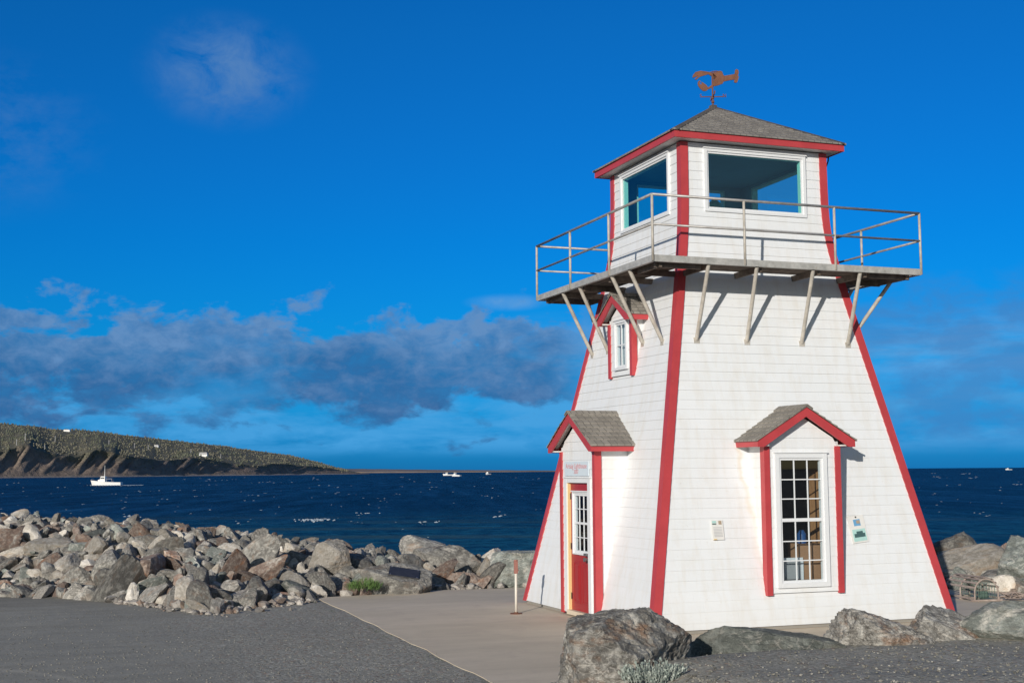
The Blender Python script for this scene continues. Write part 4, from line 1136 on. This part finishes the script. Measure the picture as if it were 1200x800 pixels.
for j in range(len(ss)-1):
    for i in range(nx-1):
        m.f.append((j*nx+i, j*nx+i+1, (j+1)*nx+i+1, (j+1)*nx+i)); m.uv[len(m.f)-1] = [(0, ss[j]), (1, ss[j]), (1, ss[j+1]), (0, ss[j+1])]
tag(m.build('headland', MT['hill'], smooth=True), 'wooded headland with brown eroded cliffs across the bay', 'headland', kind='structure')
def forest():
    r2 = random.Random(31); me = {'e': MB(), 'd': MB(), 'g': MB()}
    V, Fc = ico(1)
    for _ in range(7500):
        px = r2.uniform(-380, 408); s = .09+.91*r2.random()**1.15
        x, y, z, hp = hill_pt(px, s)
        if hp < 2 or (s < .22 and mn.noise((px*.035, s*16, 4))+.25*r2.random() < 1.6*(.19-s)*5): continue
        nn = mn.noise((px*.02, s*6, 5)); n2 = mn.noise((px*.07, s*14, 9))
        if n2 < -.22: continue
        if nn+r2.gauss(0, .10) > .20:
            m = me['e']; h = r2.uniform(2.6, 6); w = h*.36; i = len(m.v); th = r2.uniform(0, 1)
            k = 6
            for kk in range(k): t_ = 6.283*kk/k+th; rr = w*r2.uniform(.7, 1.2); m.v.append((x+rr*math.cos(t_), y+rr*math.sin(t_), z+h*.08))
            m.v.append((x, y, z+h))
            for kk in range(k): m.f.append((i+kk, i+(kk+1) % k, i+k))
        else:
            m = me['d'] if r2.random() < .65 else me['g']; h = r2.uniform(1.6, 4.2); i = len(m.v)
            for v in V:
                q = 1+r2.uniform(-.3, .3); m.v.append((x+v[0]*h*.42*q, y+v[1]*h*.42*q, z+h*.45+v[2]*h*.5*q))
            m.f.extend(tuple(i+j for j in f) for f in Fc)
    mats = {'e': (.085, .092, .068), 'd': (.135, .128, .10), 'g': (.12, .12, .085)}
    lab = {'e': 'dark evergreen woods on the far headland', 'd': 'bare grey brown woods on the far headland', 'g': 'olive scrub on the far headland'}
    for kk, mm in me.items():
        t = NT('wood_'+kk); p = t.geo(); c = t.mix(t.mapr(t.noise(p, .03, 4), .3, .7), mats[kk], tuple(v*1.6 for v in mats[kk])); mt = t.done(c, .95, 0, None, .1)
        tag(mm.build({'e': 'evergreen_wood', 'd': 'bare_wood', 'g': 'scrub'}[kk], mt), lab[kk], 'woodland', kind='stuff')
forest()
# far low shore
def far_shore():
    m = MB(); n = 0
    for i, px in enumerate(np.arange(380, 690, 2)):
        d = 8200; x, y = pol(px, d); x2, y2 = pol(px, d+1500)
        h = max(0, lerp_t(px, [(380, 7.5), (430, 6.6), (480, 5.2), (540, 3.8), (600, 2.8), (660, 1.6), (690, .5)])+.35*mn.noise((px*.07, 0, 0)))*d/F_PX*.75
        m.v += [(x, y, SEA-1), (x, y, SEA+h*.25), ((x+x2)/2, (y+y2)/2, SEA+h), (x2, y2, SEA-1)]
        if i: a = (i-1)*4; b = i*4; m.f += [(a, b, b+1, a+1), (a+1, b+1, b+2, a+2), (a+2, b+2, b+3, a+3)]
    t = NT('far_shore'); p = t.geo(); c = t.mix(t.mapr(t.noise(p, .004, 5), .4, .6), (.13, .11, .10), (.22, .17, .14))
    tag(m.build('far_shore', t.done(c, .95)), 'thin low strip of land on the horizon', 'shore', kind='structure')
far_shore()

# houses, poles on the headland
def on_hill(px, up, smin=.21):     # point on the slope whose height above the waterline is `up` pixels
    best = min(np.linspace(smin, 1, 200), key=lambda s: abs(hill_pt(px, s)[3]-up)); x, y, z, _ = hill_pt(px, best); return Vector((x, y, z))
def house(px, up, w, d, h, rh, label, flat=False):
    c = on_hill(px, up); root = empty('house', c, -YAW); tag(root, label, 'house')
    m = MB(); m.box(-w/2, w/2, -d/2, d/2, -3, h); m.build('wall', MT['boat_white'], root)
    m = MB(); m.prism([(-w/2-.6, h), (w/2+.6, h), (w/2-1.5, h+rh), (-w/2+1.5, h+rh)] if flat else [(-w/2-.6, h), (w/2+.6, h), (w/2-.6, h+rh), (-w/2+.6, h+rh)], lambda u, v, t: (u, t, v), -d/2-.5, d/2+.5)
    m.build('roof', MT['roof_grey'] if not flat else MT['boat_white'], root)
    for i in (-1, 0, 1):
        m = MB(); m.box(i*w/4-.7, i*w/4+.7, -d/2-.08, -d/2-.01, 1.2, 2.6); m.build('window', MT['boat_dark'], root)
    return root
house(239, 22.5, 15, 9, 4, 4, 'white house with a grey roof halfway up the headland')
house(79, 52.5, 13, 9, 2.6, 1.2, 'pale low building on the headland ridge', True)
house(184, 34, 8, 7, 2.6, 2, 'small pale house in the scrub left of the white house')
pole = None
for i, (px, up, h) in enumerate(((30, 43, 12), (65, 40, 12), (128, 36, 10), (158, 33, 9), (174, 31, 9), (224, 26, 9), (259, 20, 9), (53, 24, 10), (20, 38, 9))):
    c = on_hill(px, up)
    if pole is None:
        pole = empty('utility_pole'); m = MB(); m.tube((0, 0, -1), (0, 0, 11), .42, 6, .3); m.build('pole', MT['print_grey'], pole); m = MB(); m.obox((0, 0, 10), (1.2, 0, 0), (0, .1, 0), (0, 0, .12)); m.build('cross_arm', MT['paper'], pole)
        o = pole
    else:
        o = pole.copy(); COL.objects.link(o)
        for ch in list(pole.children): q = ch.copy(); COL.objects.link(q); q.parent = o
    o.location = c; o.scale = (1, 1, h/11)
    tag(o, 'pale utility pole standing in the headland scrub', 'utility pole', 'utility poles on the headland')

# ------------------------------------------------------------------ boats
def boat(px, ypx, L, head, label, mast=True, wake=True):
    az = math.atan((px-600)/F_PX); d = 4.49*F_PX/ypx/math.cos(az); x, y = pol(px, d)
    root = empty('fishing_boat', (x, y, SEA), -YAW+head); tag(root, label, 'boat')
    # bow toward -x
    m = MB(); secs = []
    for t_ in np.linspace(0, 1, 12):
        xx = -L/2+L*t_; b = 1.8*(min(1, (t_/.35)) ** .6) if t_ < .35 else 1.8; b = max(b, .06); sh = 1.25+.85*(1-t_)**2.2; rk = -.8*(1-t_)**4
        secs.append([(xx+rk, -b, sh), (xx, -b*.85, .1), (xx, -b*.3, -.6), (xx, b*.3, -.6), (xx, b*.85, .1), (xx+rk, b, sh)])
    i0 = 0
    for s_ in secs: m.v += s_
    for j in range(11):
        for q in range(5): m.f.append((j*6+q, j*6+q+1, (j+1)*6+q+1, (j+1)*6+q))
        m.f.append((j*6+5, j*6, (j+1)*6, (j+1)*6+5))
    m.f.append(tuple(range(66, 72))); m.f.append(tuple(range(6)))
    m.build('hull', MT['boat_white'], root)
    m = MB(); m.prism([(-L*.28, 1.5), (-L*.05, 1.3), (-L*.05, 3.6), (-L*.19, 3.6), (-L*.22, 2.4), (-L*.29, 2.2)], lambda u, v, t: (u, t, v), -1.25, 1.25); m.build('cabin', MT['boat_white'], root)
    m = MB(); m.prism([(-L*.205, 2.6), (-L*.07, 2.6), (-L*.07, 3.25), (-L*.19, 3.25)], lambda u, v, t: (u, t, v), -1.28, 1.28); m.build('cabin_window', MT['boat_dark'], root)
    if mast:
        m = MB(); m.tube((-L*.09, 0, 3.5), (-L*.09, 0, 8.0), .13, 6, .05); m.build('mast', MT['boat_white'], root)
        m = MB(); m.box(-.0, 2.1, -1, 1, 2.55, 2.7)
        for q in ((.1, -1), (2.0, -1), (2.0, 1), (.1, 1)): m.tube((q[0], q[1]*.9, 1.2), (q[0], q[1]*.9, 2.55), .05, 5)
        m.build('canopy', MT['roof_grey'], root)
    if wake:
        w = MB(); r2 = random.Random(int(px))
        V, Fc = ico(2)
        for i in range(16):
            u = L/2+i*.55*L/12+r2.uniform(0, .5); i0 = len(w.v); Lw = r2.uniform(.5, 1.1); c0 = Vector((x, y, SEA))+Matrix.Rotation(-YAW+head, 3, 'Z')@Vector((u, r2.uniform(-1, 1)*.6, 0))
            for v in V: w.v.append((c0.x+v[0]*Lw, c0.y+v[1]*Lw, SEA+.03+max(-.05, v[2]*.14)))
            w.f.extend(tuple(i0+j for j in f) for f in Fc)
        for i in range(10):
            i0 = len(w.v); c0 = Vector((x, y, SEA))+Matrix.Rotation(-YAW+head, 3, 'Z')@Vector((-L/2+i*L/10, -1.6, 0))
            for v in V: w.v.append((c0.x+v[0]*.5, c0.y+v[1]*.5, SEA+.03+max(-.05, v[2]*.2)))
            w.f.extend(tuple(i0+j for j in f) for f in Fc)
        tag(w.build('wake', MT['foam']), 'white wake trailing behind the near fishing boat', 'wake', kind='stuff')
boat(127, 13.2, 11.5, 0, 'white fishing boat with a mast under way off the headland')
boat(524, 4.6, 10, .3, 'far white boat, left one of the close pair below the horizon', False, False)
boat(534, 5.6, 9, -.5, 'far white boat, right one of the close pair below the horizon', False, False)
boat(571, 3.8, 9, .9, 'tiny white boat under the horizon nearest the lighthouse', False, False)
boat(1178, 2.8, 14, .4, 'tiny white boat on the horizon right of the lighthouse', False, False)

# ------------------------------------------------------------------ light
TRAV = R_(42.5); EL = R_(15.3)          # the light travels towards azimuth TRAV (from +Y to +X)
sd_ = Vector((math.sin(TRAV)*math.cos(EL), math.cos(TRAV)*math.cos(EL), -math.sin(EL)))
sl = bpy.data.lights.new('sun', 'SUN'); sl.energy = 4.1; sl.angle = R_(.53); sl.color = (1, .935, .84)
so_ = bpy.data.objects.new('sun', sl); COL.objects.link(so_); so_.rotation_euler = sd_.to_track_quat('-Z', 'Y').to_euler()
w = bpy.data.worlds.new('World'); sc.world = w; w.use_nodes = True; nt = w.node_tree; nt.nodes.clear()
class WT(NT):
    def __init__(s, tree): s.t = tree
t = WT(nt)
out = nt.nodes.new('ShaderNodeOutputWorld'); bg = nt.nodes.new('ShaderNodeBackground'); nt.links.new(bg.outputs[0], out.inputs[0])
sky = nt.nodes.new('ShaderNodeTexSky'); sky.sky_type = 'NISHITA'; sky.sun_disc = False
sky.sun_elevation = EL; sky.sun_rotation = TRAV+math.pi; sky.altitude = 0; sky.air_density = 1.0; sky.dust_density = .3; sky.ozone_density = 2.5
gen = nt.nodes.new('ShaderNodeTexCoord').outputs['Generated']
X, Y, Z = t.sep(gen)
hs = nt.nodes.new('ShaderNodeHueSaturation'); nt.links.new(sky.outputs[0], hs.inputs['Color']); hs.inputs['Saturation'].default_value = 1.35; hs.inputs['Value'].default_value = 1.0
# cloud coordinates: azimuth and elevation, in units of ~3.7 degrees
az = t.math('ARCTAN2', X, Y); el = t.math('ARCSINE', Z)
u = t.math('MULTIPLY', t.math('SUBTRACT', az, YAW), 15.313); v = t.math('MULTIPLY', el, 15.313)
tint = t.ramp(t.mapr(v, 0, 6), [(0, (.01, .205, 1.0)), (.06, (.01, .24, .92)), (.12, (.01, .28, .80)), (.22, (.008, .325, .68)), (.45, (.01, .366, .69)), (.85, (.042, .428, .676))])
dt = t.n('ShaderNodeVectorMath'); dt.operation = 'DOT_PRODUCT'; t.link(gen, dt.inputs[0]); dt.inputs[1].default_value = (math.sin(YAW+.1), math.cos(YAW+.1), 0)
toward = t.mapr(dt.outputs['Value'], .45, -.15, 0, 1, True)
skyc = t.mix(1.0, t.mix(1.0, hs.outputs[0], tint, 'MULTIPLY'), (1.45, 1.45, 1.55), 'MULTIPLY')
skyc = t.mix(toward, skyc, t.mix(1.0, sky.outputs[0], (.88, .85, .76), 'MULTIPLY'))
def cvec(su, sv, z=0.0):
    c = t.n('ShaderNodeCombineXYZ'); t.link(t.math('MULTIPLY', u, su), c.inputs[0]); t.link(t.math('MULTIPLY', v, sv), c.inputs[1]); c.inputs[2].default_value = z; return c.outputs[0]
def band(x, a, b, c_, d): return t.math('MULTIPLY', t.mapr(x, a, b, 0, 1, True), t.mapr(x, c_, d, 1, 0, True))
n1 = t.noise(cvec(1.25, 2.2, 1.0), 1.0, 9, .58, dist=.25); n2 = t.noise(cvec(.45, .9, 4.0), 1.0, 6, .6); n3 = t.noise(cvec(.8, 1.3, 7.0), 1.0, 7, .65)
# (1) purple grey bank low in the left: v .65-1.9
vb = t.math('ADD', v, t.math('MULTIPLY_ADD', n1, -2.3, 1.15))
bank = band(vb, .50, .85, 1.62, 1.86); bank = t.math('MULTIPLY', bank, t.mapr(u, .3, 1.2, 1, 0, True)); bank = t.math('MULTIPLY', bank, t.mapr(n2, .30, .46, .45, 1))
# (2) right side low bank
bk2 = t.math('MULTIPLY', band(t.math('ADD', v, t.math('MULTIPLY_ADD', n1, -.9, .45)), .15, .4, 1.7, 2.2), t.mapr(u, 3.0, 4.4, 0, 1, True)); bk2 = t.math('MULTIPLY', bk2, t.mapr(n1, .36, .56, 0, 1))
# (3) wisps higher up at left
du = t.math('MULTIPLY', t.math('ADD', u, 3.35), 1.3); dv = t.math('MULTIPLY', t.math('SUBTRACT', v, 4.55), 2.0)
rr = t.math('SQRT', t.math('ADD', t.math('MULTIPLY', du, du), t.math('MULTIPLY', dv, dv)))
wisp = t.math('MULTIPLY', t.mapr(rr, .2, 1.5, 1, 0, True), t.mapr(t.noise(cvec(1.7, 2.2, 3.0), 1.0, 8, .65, dist=.5), .36, .64, 0, 1.15))
du2 = t.math('ADD', u, 6.0); dv2 = t.math('MULTIPLY', t.math('SUBTRACT', v, 3.7), 1.5); r2_ = t.math('SQRT', t.math('ADD', t.math('MULTIPLY', du2, du2), t.math('MULTIPLY', dv2, dv2)))
wisp2 = t.math('MULTIPLY', t.mapr(r2_, .2, 1.6, 1, 0, True), t.mapr(n3, .45, .72, 0, .8))
# (4) pale streaks near the horizon
low = t.math('MULTIPLY', band(v, .12, .35, .75, 1.15), t.mapr(t.noise(cvec(.7, 3.2, 9.0), 1.0, 7, .62, dist=.3), .36, .56, .1, 1.15))
low2 = t.math('MULTIPLY', band(v, .9, 1.2, 1.5, 1.9), t.math('MULTIPLY', t.mapr(u, -.2, .6, 0, 1, True), t.mapr(t.noise(cvec(.55, 3.4, 12.0), 1.0, 7, .6), .36, .58, 0, 1)))
n5 = t.noise(cvec(3.2, 5.0, 2.0), 1.0, 7, .62, dist=.3)
su = t.math('MULTIPLY', t.math('ADD', u, .05), 1.9); sv = t.math('MULTIPLY', t.math('SUBTRACT', v, 1.97), 9.0)
sr = t.math('SQRT', t.math('ADD', t.math('MULTIPLY', su, su), t.math('MULTIPLY', sv, sv)))
streak = t.math('MULTIPLY', t.mapr(sr, .2, 1.1, 1, 0, True), t.mapr(n5, .3, .6, .4, 1))
shade = t.mapr(t.math('ADD', t.math('ADD', t.math('MULTIPLY', v, .9), t.math('MULTIPLY_ADD', n3, 2.2, -1.1)), t.math('MULTIPLY_ADD', n5, 2.6, -1.3)), .6, 1.75, 0, 1)
S = 10.0     # sky radiance scale: colours below are divided by the background strength
bankc = t.mix(shade, (.032*S, .125*S, .32*S), (.125*S, .27*S, .52*S))
c = t.mix(t.math('MULTIPLY', low, .75), skyc, (.07*S, .36*S, .74*S))
c = t.mix(t.math('MULTIPLY', t.math('MAXIMUM', streak, low2), .62), c, (.15*S, .36*S, .68*S))
c = t.mix(t.math('MULTIPLY', bank, t.mapr(n5, .32, .6, .72, .97)), c, bankc)
c = t.mix(t.math('MULTIPLY', bk2, .6), c, (.06*S, .21*S, .50*S))
c = t.mix(t.math('MULTIPLY', t.math('MAXIMUM', wisp, wisp2), .8), c, (.085*S, .22*S, .50*S))
nt.links.new(c, bg.inputs[0]); bg.inputs[1].default_value = .10

sc.view_settings.view_transform = 'Standard'; sc.view_settings.look = 'None'; sc.view_settings.exposure = 0; sc.view_settings.gamma = 1; sc.view_settings.use_curve_mapping = False
sc.render.engine = 'CYCLES'; sc.cycles.max_bounces = 8; sc.cycles.transparent_max_bounces = 12
sc.render.resolution_x = 1024; sc.render.resolution_y = 682
